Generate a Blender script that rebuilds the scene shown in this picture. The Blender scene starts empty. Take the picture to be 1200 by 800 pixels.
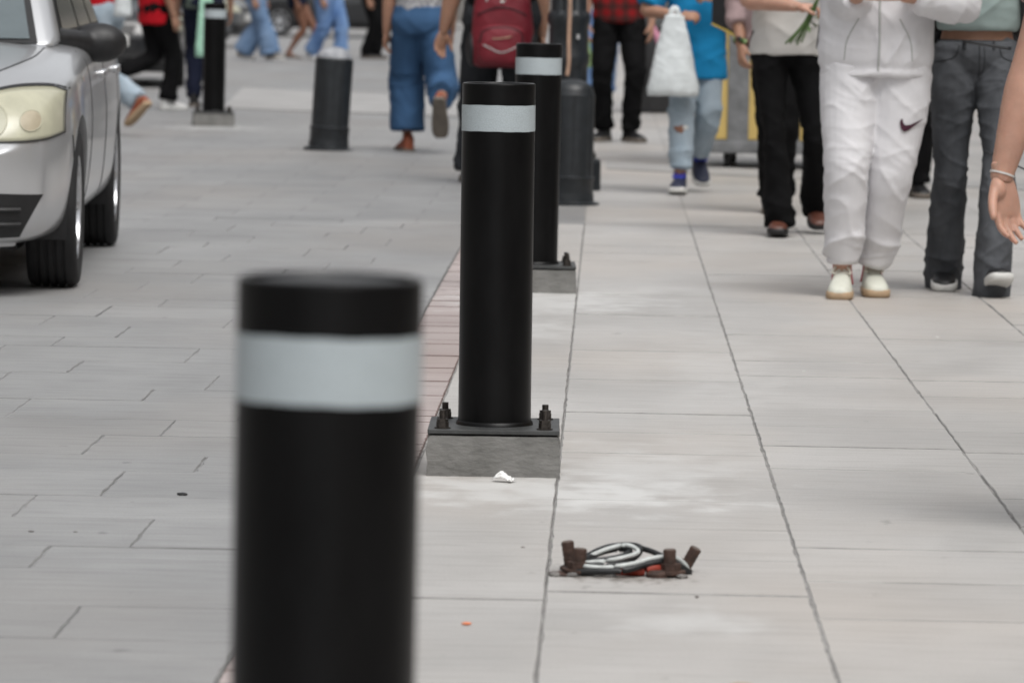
import bpy, bmesh, math, random
import numpy as np
from mathutils import Vector, Matrix, noise as mnoise
from mathutils.bvhtree import BVHTree

random.seed(7)
S = bpy.context.scene
C = S.collection
R = math.radians

# ------------------------------------------------------------------ camera
CAM_H = 1.15
def cam_basis(yaw, pitch, roll):
    f = np.array([-math.sin(yaw)*math.cos(pitch), math.cos(yaw)*math.cos(pitch), -math.sin(pitch)])
    r = np.cross(f, [0, 0, 1.0]); r /= np.linalg.norm(r); u = np.cross(r, f)
    c, s = math.cos(roll), math.sin(roll)
    return c*r + s*u, c*u - s*r, f
cam = bpy.data.cameras.new('camera'); cam_o = bpy.data.objects.new('camera', cam); C.objects.link(cam_o)
_r, _u, _f = cam_basis(R(1.18169), R(4.66087), R(1.0))
cam_o.matrix_world = Matrix(((_r[0], _u[0], -_f[0], 0), (_r[1], _u[1], -_f[1], 0), (_r[2], _u[2], -_f[2], CAM_H), (0, 0, 0, 1)))
cam.sensor_width = 36.0; cam.lens = 156.0
cam.clip_start = 0.1; cam.clip_end = 2000
cam.dof.use_dof = True; cam.dof.focus_distance = 11.3; cam.dof.aperture_fstop = 7.6
S.camera = cam_o

# ------------------------------------------------------------------ sky, sun, exposure (overcast)
W = bpy.data.worlds.new('World'); S.world = W; W.use_nodes = True
nt = W.node_tree; nt.nodes.clear()
sky = nt.nodes.new('ShaderNodeTexSky'); sky.sky_type = 'NISHITA'; sky.sun_disc = False
sky.sun_elevation = R(62); sky.sun_rotation = R(150); sky.dust_density = 4.0; sky.air_density = 1.0
hs = nt.nodes.new('ShaderNodeHueSaturation'); hs.inputs['Saturation'].default_value = 0.12
bg = nt.nodes.new('ShaderNodeBackground'); bg.inputs['Strength'].default_value = 0.12
ow = nt.nodes.new('ShaderNodeOutputWorld')
nt.links.new(sky.outputs[0], hs.inputs['Color']); nt.links.new(hs.outputs[0], bg.inputs['Color']); nt.links.new(bg.outputs[0], ow.inputs['Surface'])
sun = bpy.data.lights.new('sun', 'SUN'); sun.energy = 1.0; sun.angle = R(35); sun.color = (1.0, 0.97, 0.93)
sun_o = bpy.data.objects.new('sun', sun); C.objects.link(sun_o)
sd = Vector((math.sin(R(150))*math.cos(R(62)), math.cos(R(150))*math.cos(R(62)), math.sin(R(62))))   # towards the sun
sun_o.rotation_euler = sd.to_track_quat('Z', 'Y').to_euler(); sun_o.location = (0, 0, 30)
S.view_settings.view_transform = 'Standard'; S.view_settings.look = 'None'
S.view_settings.exposure = 0.58; S.view_settings.gamma = 1.0; S.view_settings.use_curve_mapping = False

# ------------------------------------------------------------------ materials
MATS = {}
def mat(name, col, rough=0.6, var=0.12, scale=8.0, stretch=(1, 1, 1), bump=0.0, bscale=60.0, metal=0.0, spec=0.5,
        col2=None, trans=0.0, coat=0.0, rand=0.0, coords='Object', sub=0.0, detail=5.0, alpha=1.0):
    m = bpy.data.materials.new(name); m.use_nodes = True; n = m.node_tree.nodes; l = m.node_tree.links
    b = n['Principled BSDF']
    b.inputs['Roughness'].default_value = rough; b.inputs['Metallic'].default_value = metal
    b.inputs['Specular IOR Level'].default_value = spec
    b.inputs['Transmission Weight'].default_value = trans; b.inputs['Coat Weight'].default_value = coat
    b.inputs['Coat Roughness'].default_value = 0.08
    b.inputs['Alpha'].default_value = alpha
    if sub: b.inputs['Subsurface Weight'].default_value = sub; b.inputs['Subsurface Scale'].default_value = 0.01
    if coords == 'Object':
        tc = n.new('ShaderNodeTexCoord'); src = tc.outputs['Object']
    else:
        g = n.new('ShaderNodeNewGeometry'); src = g.outputs['Position']
    mp = n.new('ShaderNodeMapping'); mp.inputs['Scale'].default_value = stretch; l.new(src, mp.inputs['Vector'])
    no = n.new('ShaderNodeTexNoise'); no.inputs['Scale'].default_value = scale; no.inputs['Detail'].default_value = detail
    no.inputs['Roughness'].default_value = 0.65
    l.new(mp.outputs[0], no.inputs['Vector'])
    rp = n.new('ShaderNodeValToRGB')
    c2 = col2 if col2 else tuple(min(1, c*(1+var)) for c in col)
    c1 = tuple(c*(1-var) for c in col) if not col2 else col
    rp.color_ramp.elements[0].position = 0.3; rp.color_ramp.elements[1].position = 0.7
    rp.color_ramp.elements[0].color = (*c1, 1); rp.color_ramp.elements[1].color = (*c2, 1)
    l.new(no.outputs['Fac'], rp.inputs['Fac'])
    out = rp.outputs[0]
    if rand:
        oi = n.new('ShaderNodeObjectInfo'); mr = n.new('ShaderNodeMapRange')
        mr.inputs['To Min'].default_value = 1-rand; mr.inputs['To Max'].default_value = 1+rand
        l.new(oi.outputs['Random'], mr.inputs['Value'])
        mx = n.new('ShaderNodeMix'); mx.data_type = 'RGBA'; mx.blend_type = 'MULTIPLY'; mx.inputs['Factor'].default_value = 1
        cb = n.new('ShaderNodeCombineColor')
        for k in range(3): l.new(mr.outputs[0], cb.inputs[k])
        l.new(out, mx.inputs['A']); l.new(cb.outputs[0], mx.inputs['B']); out = mx.outputs['Result']
    l.new(out, b.inputs['Base Color'])
    if bump:
        n2 = n.new('ShaderNodeTexNoise'); n2.inputs['Scale'].default_value = bscale; n2.inputs['Detail'].default_value = 6
        l.new(mp.outputs[0], n2.inputs['Vector'])
        bp = n.new('ShaderNodeBump'); bp.inputs['Strength'].default_value = bump; bp.inputs['Distance'].default_value = 0.004
        l.new(n2.outputs['Fac'], bp.inputs['Height']); l.new(bp.outputs[0], b.inputs['Normal'])
    MATS[name] = m
    return m

def stone_mat(name, dark, light, stains=(), rough=0.5, sk=1.0):
    """paving stone: blotches, streaks across the street, fine grain, shaped cement-dust stains in world space"""
    m = mat(name, dark, rough, coords='World', scale=1.3, col2=light, rand=0.05, spec=0.4, detail=8)
    n = m.node_tree.nodes; l = m.node_tree.links; b = n['Principled BSDF']
    cur = b.inputs['Base Color'].links[0].from_socket
    g = n.new('ShaderNodeNewGeometry')
    def noise(scale, st, detail=6, lo=0.35, hi=0.7):
        mp = n.new('ShaderNodeMapping'); mp.inputs['Scale'].default_value = st; l.new(g.outputs['Position'], mp.inputs['Vector'])
        no = n.new('ShaderNodeTexNoise'); no.inputs['Scale'].default_value = scale; no.inputs['Detail'].default_value = detail
        l.new(mp.outputs[0], no.inputs['Vector'])
        mr = n.new('ShaderNodeMapRange'); mr.inputs['From Min'].default_value = lo; mr.inputs['From Max'].default_value = hi
        l.new(no.outputs['Fac'], mr.inputs['Value']); return mr.outputs[0], no.outputs['Fac']
    def mixin(fac, colour, amount, mode='MIX'):
        nonlocal cur
        mx = n.new('ShaderNodeMix'); mx.data_type = 'RGBA'; mx.blend_type = mode
        mu = n.new('ShaderNodeMath'); mu.operation = 'MULTIPLY'; mu.inputs[1].default_value = amount; l.new(fac, mu.inputs[0])
        l.new(mu.outputs[0], mx.inputs['Factor']); l.new(cur, mx.inputs['A']); mx.inputs['B'].default_value = (*colour, 1)
        cur = mx.outputs['Result']
    streak, sraw = noise(1.0, (4.5, 28, 1), 8, 0.52, 0.72)
    mixin(streak, tuple(c*0.62 for c in dark), 0.42*sk)
    dash, _ = noise(1.0, (5, 70, 1), 3, 0.64, 0.72)
    mixin(dash, tuple(c*0.40 for c in dark), 0.60*sk)
    dl, _ = noise(1.0, (4.1, 55, 7), 3, 0.66, 0.74)
    mixin(dl, tuple(min(1, c*1.35) for c in light), 0.5*sk)
    st2, _ = noise(1.0, (1.4, 15, 3), 5, 0.55, 0.75)
    mixin(st2, tuple(min(1, c*1.25) for c in light), 0.40*sk)
    grain, graw = noise(1.0, (160, 90, 1), 4, 0.3, 0.7)
    mixin(grain, tuple(c*0.75 for c in dark), 0.30)
    spot, _ = noise(1.0, (14, 9, 1), 3, 0.70, 0.76)
    mixin(spot, tuple(c*0.35 for c in dark), 0.55)
    gum, _ = noise(0.9, (1, .55, 1), 5, 0.42, 0.72)
    mixin(gum, tuple(c*0.66 for c in dark), 0.45)
    dirt, _ = noise(3.1, (1, .5, 1), 6, 0.52, 0.68)
    mixin(dirt, tuple(c*0.72 for c in dark), 0.30)
    wm, _ = noise(0.7, (1, .5, 1), 4, 0.45, 0.7)
    mixin(wm, (dark[0]*1.12, dark[1]*1.02, dark[2]*0.93), 0.55*(2-sk)/1.4)
    for (sx, sy, rx, ry, amt) in DIRT:             # rusty dirt round the cut bolts
        mp = n.new('ShaderNodeMapping'); mp.inputs['Location'].default_value = (-sx/rx, -sy/ry, 0); mp.inputs['Scale'].default_value = (1/rx, 1/ry, 0)
        l.new(g.outputs['Position'], mp.inputs['Vector']); ln = n.new('ShaderNodeVectorMath'); ln.operation = 'LENGTH'; l.new(mp.outputs[0], ln.inputs[0])
        wob, _ = noise(1.0, (40, 22, 1), 7, 0.3, 0.7); ad = n.new('ShaderNodeMath'); ad.operation = 'ADD'; l.new(ln.outputs['Value'], ad.inputs[0]); l.new(wob, ad.inputs[1])
        mr = n.new('ShaderNodeMapRange'); mr.interpolation_type = 'SMOOTHSTEP'; mr.inputs['From Min'].default_value = 1.5; mr.inputs['From Max'].default_value = 0.7; l.new(ad.outputs[0], mr.inputs['Value'])
        mixin(mr.outputs[0], (0.13, 0.115, 0.10), amt)
    for (sx, sy, rx, ry, amt) in stains:           # cement dust round the new footings
        mp = n.new('ShaderNodeMapping'); mp.inputs['Location'].default_value = (-sx/rx, -sy/ry, 0); mp.inputs['Scale'].default_value = (1/rx, 1/ry, 0)
        l.new(g.outputs['Position'], mp.inputs['Vector'])
        ln = n.new('ShaderNodeVectorMath'); ln.operation = 'LENGTH'; l.new(mp.outputs[0], ln.inputs[0])
        wob, wr = noise(1.0, (9, 7, 1), 9, 0.30, 0.70)
        ad = n.new('ShaderNodeMath'); ad.operation = 'ADD'; l.new(ln.outputs['Value'], ad.inputs[0]); l.new(wob, ad.inputs[1])
        mr = n.new('ShaderNodeMapRange'); mr.interpolation_type = 'SMOOTHSTEP'
        mr.inputs['From Min'].default_value = 1.55; mr.inputs['From Max'].default_value = 0.55
        l.new(ad.outputs[0], mr.inputs['Value'])
        mixin(mr.outputs[0], (0.62, 0.62, 0.61), amt*.85)
    l.new(cur, b.inputs['Base Color'])
    bp = n.new('ShaderNodeBump'); bp.inputs['Strength'].default_value = 0.35; bp.inputs['Distance'].default_value = 0.003
    am = n.new('ShaderNodeMath'); am.operation = 'ADD'; l.new(sraw, am.inputs[0]); l.new(graw, am.inputs[1])
    l.new(am.outputs[0], bp.inputs['Height']); l.new(bp.outputs[0], b.inputs['Normal'])
    rr = n.new('ShaderNodeMapRange'); rr.inputs['To Min'].default_value = rough-0.1; rr.inputs['To Max'].default_value = rough+0.15
    l.new(sraw, rr.inputs['Value']); l.new(rr.outputs[0], b.inputs['Roughness'])
    return m

DIRT = [(0.045, 8.585, 0.155, 0.17, 0.8)]
STAINS = [(-0.12, 9.95, 0.50, 0.42, 0.85), (-0.20, 15.9, 0.5, 0.8, 0.7), (0.16, 7.95, 0.17, 0.22, 0.55), (0.10, 10.3, 0.30, 0.9, 0.5),
          (-0.30, 14.6, 0.22, 0.6, 0.55), (-0.2, 3.6, .5, .5, .7), (-3.0, 33.4, .5, .8, .6), (0.35, 13.3, 0.25, 1.6, 0.25)]
stone_mat('sidewalk_stone', (0.405, 0.394, 0.380), (0.515, 0.503, 0.489), STAINS, 0.46, 0.6)
stone_mat('road_stone', (0.245, 0.247, 0.250), (0.315, 0.316, 0.316), STAINS, 0.52, 0.8)
stone_mat('pink_stone', (0.36, 0.305, 0.295), (0.455, 0.405, 0.395), STAINS[:2], 0.6)
mat('grout', (0.14, 0.136, 0.13), 0.9, 0, 14, col2=(0.36, 0.35, 0.34), coords='World', detail=8); mat('road_grout', (0.17, 0.17, 0.17), 0.9, 0, 3.2, col2=(0.30, 0.30, 0.30), coords='World')
mat('joint_dirt', (0.20, 0.195, 0.19), 0.9, 0, 5, col2=(0.46, 0.45, 0.44), coords='World'); mat('pink_edge', (0.20, 0.15, 0.14), 0.9, 0.3, 7, coords='World')
mat('pale_band', (0.325, 0.32, 0.315), 0.6, 0.22, 2, coords='World', bump=0.2, detail=8)
mat('bollard_paint', (0.0020, 0.0020, 0.0022), 0.33, 0, 11, stretch=(1, 1, .35), col2=(0.0065, 0.0065, 0.0068), detail=9, spec=0.17, bump=0.02, bscale=30)
mat('band_film', (0.43, 0.485, 0.51), 0.35, 0.015, 30, spec=0.5)
mat('plate_steel', (0.05, 0.052, 0.052), 0.5, 0.35, 25, spec=0.4, bump=0.1)
mat('bolt_steel', (0.06, 0.052, 0.046), 0.45, 0.4, 60, metal=0.7)
mat('cast_concrete', (0.115, 0.114, 0.107), 0.85, 0.0, 9, stretch=(1, 1, 2), col2=(0.225, 0.222, 0.212), bump=0.8, bscale=45)
mat('rust', (0.028, 0.016, 0.012), 0.75, 0.0, 45, col2=(0.085, 0.045, 0.032), bump=0.6, bscale=150)
mat('rust_end', (0.13, 0.10, 0.085), 0.6, 0.3, 60, metal=0.3)
mat('cable_black', (0.012, 0.013, 0.014), 0.45, 0.3, 20)
mat('cable_white', (0.40, 0.42, 0.41), 0.6, 0, 30, col2=(0.60, 0.63, 0.62))
mat('conduit_orange', (0.24, 0.028, 0.012), 0.6, 0.35, 25)
mat('rubble', (0.22, 0.21, 0.20), 0.9, 0.4, 40, bump=0.5, rand=0.35)
mat('tissue', (0.75, 0.75, 0.74), 0.9, 0.1, 30)
mat('orange_scrap', (0.75, 0.22, 0.09), 0.7, 0.15, 40)
mat('old_iron', (0.018, 0.021, 0.024), 0.42, 0.4, 14, bump=0.25, bscale=40, spec=0.45)
mat('worn_top', (0.16, 0.17, 0.19), 0.55, 0.0, 22, col2=(0.42, 0.43, 0.45), bump=0.3)
mat('tape_tan', (0.42, 0.27, 0.19), 0.7, 0.3, 12)
mat('sticker', (0.5, 0.5, 0.5), 0.6, 0.2, 30)
mat('white_fleece', (0.66, 0.655, 0.675), 0.92, 0.05, 7, bump=0.15, bscale=300, spec=0.15)
mat('maroon', (0.045, 0.006, 0.02), 0.7, 0.2, 80)
mat('zip_grey', (0.42, 0.43, 0.42), 0.6, 0.15, 150)
mat('grey_denim', (0.036, 0.039, 0.044), 0.85, 0.0, 4.5, stretch=(1, 1, .5), col2=(0.105, 0.111, 0.122), bump=0.2, bscale=260, spec=0.2)
mat('denim_seam', (0.028, 0.03, 0.034), 0.85, 0.2, 50)
mat('teal_knit', (0.30, 0.37, 0.36), 0.9, 0.07, 6, bump=0.1, bscale=220, spec=0.2)
mat('black_cloth', (0.0055, 0.0055, 0.006), 0.9, 0.3, 8, spec=0.12, bump=0.1, bscale=200)
mat('offwhite_cotton', (0.55, 0.54, 0.52), 0.9, 0.06, 6, spec=0.2)
mat('blue_tee', (0.012, 0.22, 0.46), 0.85, 0.12, 7, spec=0.2)
mat('light_denim', (0.27, 0.34, 0.40), 0.88, 0.0, 7, stretch=(1, 1, .6), col2=(0.40, 0.47, 0.53), bump=0.2, bscale=260, spec=0.2)
mat('mid_denim', (0.10, 0.17, 0.29), 0.88, 0.0, 4, stretch=(1, 1, .5), col2=(0.20, 0.29, 0.43), spec=0.2)
mat('blue_denim', (0.06, 0.13, 0.30), 0.88, 0.0, 4, stretch=(1, 1, .5), col2=(0.22, 0.34, 0.55), spec=0.2)
mat('charcoal_twill', (0.026, 0.028, 0.032), 0.88, 0.2, 8, spec=0.2)
mat('chambray', (0.040, 0.092, 0.185), 0.88, 0.15, 6, stretch=(1, 1, .4), spec=0.2, bump=0.1, bscale=240)
mat('red_jersey', (0.42, 0.006, 0.014), 0.85, 0.12, 8, spec=0.2)
mat('navy_cloth', (0.010, 0.013, 0.028), 0.9, 0.2, 8, spec=0.15)
mat('pink_knit', (0.34, 0.25, 0.25), 0.9, 0.15, 14, spec=0.2)
mat('sage_cloth', (0.10, 0.13, 0.11), 0.9, 0.15, 8, spec=0.2)
mat('speckled_print', (0.05, 0.05, 0.06), 0.9, 0.0, 55, col2=(0.62, 0.62, 0.64), spec=0.2, detail=3)
mat('backpack_red', (0.16, 0.006, 0.016), 0.6, 0.2, 10, bump=0.2, bscale=250)
mat('backpack_dark', (0.03, 0.004, 0.008), 0.6, 0.2, 30)
mat('zip_silver', (0.45, 0.45, 0.45), 0.4, 0.1, 30)
mat('black_nylon', (0.009, 0.009, 0.011), 0.55, 0.2, 12, bump=0.1, bscale=200)
mat('yellow_trim', (0.42, 0.30, 0.05), 0.7, 0.15, 30)
mat('plastic_bag', (0.66, 0.70, 0.71), 0.35, 0.12, 16, trans=0.0, spec=0.5, bump=0.25, bscale=30, alpha=0.93)
mat('mint_bag', (0.36, 0.62, 0.48), 0.5, 0.1, 12, bump=0.3, bscale=20)
mat('green_bag', (0.20, 0.30, 0.13), 0.5, 0.2, 12)
mat('pink_cloth', (0.60, 0.26, 0.36), 0.7, 0.15, 20)
mat('skin_tan', (0.36, 0.20, 0.135), 0.55, 0.10, 14, sub=0.15, spec=0.35)
mat('skin_light', (0.47, 0.27, 0.20), 0.5, 0.12, 18, sub=0.2, spec=0.4, bump=0.12, bscale=140)
mat('skin_brown', (0.20, 0.095, 0.06), 0.55, 0.12, 12, sub=0.1, spec=0.35)
mat('nail', (0.55, 0.34, 0.29), 0.3, 0.05, 30)
mat('hair_black', (0.012, 0.009, 0.008), 0.5, 0.3, 30, stretch=(1, 1, .2))
mat('hair_brown', (0.035, 0.02, 0.013), 0.5, 0.3, 30, stretch=(1, 1, .2))
mat('eye', (0.03, 0.02, 0.015), 0.2, 0.1, 30)
mat('lip', (0.30, 0.11, 0.10), 0.5, 0.1, 30)
mat('sneaker_cream', (0.62, 0.63, 0.55), 0.55, 0.06, 20)
mat('sole_gum', (0.42, 0.30, 0.19), 0.7, 0.12, 20)
mat('lace_cream', (0.66, 0.63, 0.55), 0.8, 0.08, 40)
mat('lining_red', (0.50, 0.10, 0.13), 0.8, 0.1, 40)
mat('shoe_black', (0.008, 0.008, 0.009), 0.5, 0.2, 20)
mat('shoe_brown', (0.10, 0.035, 0.022), 0.45, 0.2, 20)
mat('shoe_tan', (0.24, 0.062, 0.028), 0.6, 0.25, 20)
mat('shoe_navy', (0.014, 0.018, 0.045), 0.6, 0.25, 20)
mat('lace_blue', (0.02, 0.04, 0.42), 0.7, 0.1, 30)
mat('sole_white', (0.60, 0.60, 0.58), 0.6, 0.08, 20)
mat('sole_grey', (0.14, 0.12, 0.10), 0.8, 0.2, 20)
mat('shoe_white', (0.58, 0.58, 0.57), 0.6, 0.08, 20)
mat('stem_green', (0.055, 0.10, 0.025), 0.6, 0.35, 20)
mat('bloom', (0.55, 0.42, 0.10), 0.7, 0.3, 30)
mat('cart_yellow', (0.58, 0.42, 0.14), 0.55, 0.10, 5)
mat('cart_grey', (0.17, 0.175, 0.18), 0.5, 0.3, 12)
mat('tarp_black', (0.012, 0.012, 0.013), 0.6, 0.3, 6, bump=0.2, bscale=10)
mat('tyre', (0.014, 0.014, 0.015), 0.8, 0.25, 20, bump=0.2, bscale=90)
mat('rim', (0.55, 0.56, 0.58), 0.28, 0.05, 20, metal=0.85)
mat('car_silver', (0.60, 0.61, 0.625), 0.30, 0.04, 400, metal=0.65, coat=0.7)
mat('car_black', (0.008, 0.009, 0.011), 0.3, 0.1, 6, coat=0.7)
mat('car_grey', (0.10, 0.105, 0.11), 0.35, 0.1, 100, metal=0.4, coat=0.6)
mat('car_white', (0.60, 0.61, 0.62), 0.35, 0.05, 6, coat=0.6)
mat('car_trim', (0.013, 0.013, 0.014), 0.5, 0.2, 40)
mat('car_glass', (0.035, 0.045, 0.045), 0.06, 0.1, 2, spec=0.8)
mat('screen_glass', (0.115, 0.140, 0.150), 0.10, 0.12, 3, spec=0.7)
mat('lamp_lens', (0.46, 0.45, 0.34), 0.30, 0.12, 9, coat=0.25)
mat('lamp_bowl', (0.37, 0.365, 0.275), 0.40, 0.08, 14)
mat('lamp_amber', (0.40, 0.35, 0.255), 0.4, 0.12, 20)
mat('tail_red', (0.30, 0.01, 0.01), 0.2, 0.1, 20)
mat('flag_green', (0.03, 0.25, 0.10), 0.4); mat('flag_white', (0.7, 0.7, 0.7), 0.4); mat('flag_red', (0.5, 0.02, 0.02), 0.4)
mat('render_wall', (0.36, 0.33, 0.28), 0.9, 0.12, 2, bump=0.2); mat('wall_base', (0.16, 0.15, 0.14), 0.8, 0.2, 4)
mat('shutter_steel', (0.20, 0.21, 0.21), 0.5, 0.15, 8); mat('dark_pane', (0.02, 0.024, 0.026), 0.1, 0.1, 4, spec=0.7)

def voronoi_bump(m, scale, strength):
    n = m.node_tree.nodes; l = m.node_tree.links
    tc = n.new('ShaderNodeTexCoord'); v = n.new('ShaderNodeTexVoronoi'); v.inputs['Scale'].default_value = scale
    v.feature = 'DISTANCE_TO_EDGE'; l.new(tc.outputs['Object'], v.inputs['Vector'])
    b = n.new('ShaderNodeBump'); b.inputs['Strength'].default_value = strength; b.inputs['Distance'].default_value = 0.002
    l.new(v.outputs['Distance'], b.inputs['Height']); l.new(b.outputs[0], n['Principled BSDF'].inputs['Normal'])
    mr = n.new('ShaderNodeMapRange'); mr.inputs['From Max'].default_value = 0.12; mr.inputs['To Min'].default_value = 0.82
    l.new(v.outputs['Distance'], mr.inputs['Value'])
    cur = n['Principled BSDF'].inputs['Base Color'].links[0].from_socket
    mx = n.new('ShaderNodeVectorMath'); mx.operation = 'SCALE'; l.new(cur, mx.inputs[0]); l.new(mr.outputs[0], mx.inputs['Scale'])
    l.new(mx.outputs[0], n['Principled BSDF'].inputs['Base Color'])
voronoi_bump(MATS['band_film'], 190, 0.3)

def plaid_mat():
    m = mat('plaid', (0.22, 0.01, 0.012), 0.9, 0.1, 8, spec=0.2); n = m.node_tree.nodes; l = m.node_tree.links
    tc = n.new('ShaderNodeTexCoord'); cur = n['Principled BSDF'].inputs['Base Color'].links[0].from_socket
    for axis in ('X', 'Z'):
        w = n.new('ShaderNodeTexWave'); w.bands_direction = axis; w.inputs['Scale'].default_value = 3.4; w.inputs['Distortion'].default_value = 1.0
        l.new(tc.outputs['Object'], w.inputs['Vector'])
        mr = n.new('ShaderNodeMapRange'); mr.inputs['From Min'].default_value = 0.45; mr.inputs['From Max'].default_value = 0.6; mr.inputs['To Max'].default_value = 0.62
        l.new(w.outputs['Fac'], mr.inputs['Value'])
        mx = n.new('ShaderNodeMix'); mx.data_type = 'RGBA'; l.new(mr.outputs[0], mx.inputs['Factor']); l.new(cur, mx.inputs['A'])
        mx.inputs['B'].default_value = (0.02, 0.018, 0.016, 1); cur = mx.outputs['Result']
    l.new(cur, n['Principled BSDF'].inputs['Base Color'])
plaid_mat()

# ------------------------------------------------------------------ object helpers
def tag(o, label=None, cat=None, group=None, kind=None):
    if label: o['label'] = label
    if cat: o['category'] = cat
    if group: o['group'] = group
    if kind: o['kind'] = kind
    return o
def empty(name, loc=(0, 0, 0), rz=0.0):
    o = bpy.data.objects.new(name, None); C.objects.link(o); o.location = loc; o.rotation_euler = (0, 0, rz); o.empty_display_size = 0.1
    return o
def link_mesh(name, me, m, parent=None, smooth=True, sharp=None):
    o = bpy.data.objects.new(name, me); C.objects.link(o); o.parent = parent
    me.materials.clear(); me.materials.append(MATS[m])
    if smooth:
        me.shade_smooth()
        if sharp:
            me.set_sharp_from_angle(angle=R(sharp))
    return o
class MB:
    """collects solids, links them as one mesh object"""
    def __init__(s): s.v = []; s.f = []
    def add(s, v, f):
        k = len(s.v); s.v += [tuple(map(float, p)) for p in v]; s.f += [tuple(i+k for i in q) for q in f]; return s
    def mesh(s, name='m'):
        me = bpy.data.meshes.new(name); me.from_pydata(s.v, [], s.f); me.update()
        bm = bmesh.new(); bm.from_mesh(me); bmesh.ops.recalc_face_normals(bm, faces=bm.faces); bm.to_mesh(me); bm.free()
        return me
    def build(s, name, m, parent=None, smooth=True, sharp=35, bevel=0, bseg=2):
        me = s.mesh(name)
        if bevel:
            bm = bmesh.new(); bm.from_mesh(me)
            ed = [e for e in bm.edges if len(e.link_faces) == 2 and e.calc_face_angle(0) > 0.6]
            bmesh.ops.bevel(bm, geom=ed, offset=bevel, segments=bseg, affect='EDGES', profile=0.5)
            bm.to_mesh(me); bm.free()
        return link_mesh(name, me, m, parent, smooth, sharp)
    def box(s, x0, x1, y0, y1, z0, z1, taper=0.0):
        t = taper
        return s.add([(x0, y0, z0), (x1, y0, z0), (x1, y1, z0), (x0, y1, z0), (x0+t, y0+t, z1), (x1-t, y0+t, z1), (x1-t, y1-t, z1), (x0+t, y1-t, z1)],
                     [(0, 3, 2, 1), (4, 5, 6, 7), (0, 1, 5, 4), (1, 2, 6, 5), (2, 3, 7, 6), (3, 0, 4, 7)])
    def lathe(s, prof, n=48, c=(0, 0, 0), axis='z', caps=True):
        v = []; f = []
        for r, h in prof:
            for i in range(n):
                a = 2*math.pi*i/n
                p = {'z': (r*math.cos(a), r*math.sin(a), h), 'x': (h, r*math.cos(a), r*math.sin(a)), 'y': (r*math.cos(a), h, r*math.sin(a))}[axis]
                v.append((p[0]+c[0], p[1]+c[1], p[2]+c[2]))
        for j in range(len(prof)-1):
            for i in range(n):
                f.append((j*n+i, j*n+(i+1) % n, (j+1)*n+(i+1) % n, (j+1)*n+i))
        if caps:
            f.append(tuple(range(n-1, -1, -1))); f.append(tuple((len(prof)-1)*n+i for i in range(n)))
        return s.add(v, f)
    def tube(s, pts, r, n=8, **k):
        v, f = tube(pts, r, n, **k); return s.add(v, f)
    def grid(s, P, closed=False):
        P = np.asarray(P); a, b, _ = P.shape
        f = [(i*b+j, i*b+(j+1) % b, (i+1)*b+(j+1) % b, (i+1)*b+j) for i in range(a-1) for j in range(b if closed else b-1)]
        return s.add(P.reshape(-1, 3), f)

A = lambda *p: np.array(p, float)
def unit(v): v = np.asarray(v, float); return v/max(1e-9, np.linalg.norm(v))
def catmull(P, m):
    P = np.asarray(P, float); k = len(P)
    if k == 2: return np.array([P[0]+(P[1]-P[0])*t for t in np.linspace(0, 1, m)])
    E = np.vstack([2*P[0]-P[1], P, 2*P[-1]-P[-2]]); out = []
    for u in np.linspace(0, k-1, m):
        i = min(int(u), k-2); t = u-i; a, b, c, d = E[i], E[i+1], E[i+2], E[i+3]
        out.append(0.5*((2*b)+(c-a)*t+(2*a-5*b+4*c-d)*t*t+(3*b-a-3*c+d)*t**3))
    return np.array(out)
def tube(pts, radii, n=12, ref=(1, 0, 0), m=None, power=2.0, closed=False):
    """elliptical tube; radii: scalar or list of scalar/(rx, ry), rx lies along ref"""
    pts = np.asarray(pts, float)
    if np.isscalar(radii): radii = [radii]*len(pts)
    rad = np.array([(q, q) if np.isscalar(q) else q for q in radii], float)
    if m:
        pts = catmull(pts, m); rad = np.abs(catmull(rad, m))
    k = len(pts); v = []; f = []
    for i in range(k):
        t = unit(pts[min(i+1, k-1)]-pts[max(i-1, 0)])
        x = np.array(ref, float); x = x-t*(x@t)
        if np.linalg.norm(x) < 0.15: x = np.array((0, 1, 0.0)); x = x-t*(x@t)
        x = unit(x); y = np.cross(t, x)
        for j in range(n):
            a = 2*math.pi*j/n; ca, sa = math.cos(a), math.sin(a)
            if power != 2.0:
                ca = math.copysign(abs(ca)**(2/power), ca); sa = math.copysign(abs(sa)**(2/power), sa)
            v.append(pts[i]+x*rad[i][0]*ca+y*rad[i][1]*sa)
    for i in range(k-1):
        for j in range(n): f.append((i*n+j, i*n+(j+1) % n, (i+1)*n+(j+1) % n, (i+1)*n+j))
    f.append(tuple(range(n-1, -1, -1))); f.append(tuple((k-1)*n+j for j in range(n)))
    return v, f
def ellipsoid(c, r, n=14, m=9):
    v = []; f = []
    for i in range(m+1):
        th = math.pi*i/m
        for j in range(n):
            a = 2*math.pi*j/n
            v.append((c[0]+r[0]*math.sin(th)*math.cos(a)*1.0 + (0 if 0 < i < m else 1e-4*math.cos(a)), c[1]+r[1]*math.sin(th)*math.sin(a)+(0 if 0 < i < m else 1e-4*math.sin(a)), c[2]+r[2]*math.cos(th)))
    for i in range(m):
        for j in range(n): f.append((i*n+j, i*n+(j+1) % n, (i+1)*n+(j+1) % n, (i+1)*n+j))
    f.append(tuple(range(n-1, -1, -1))); f.append(tuple(m*n+j for j in range(n)))
    return v, f
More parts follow.
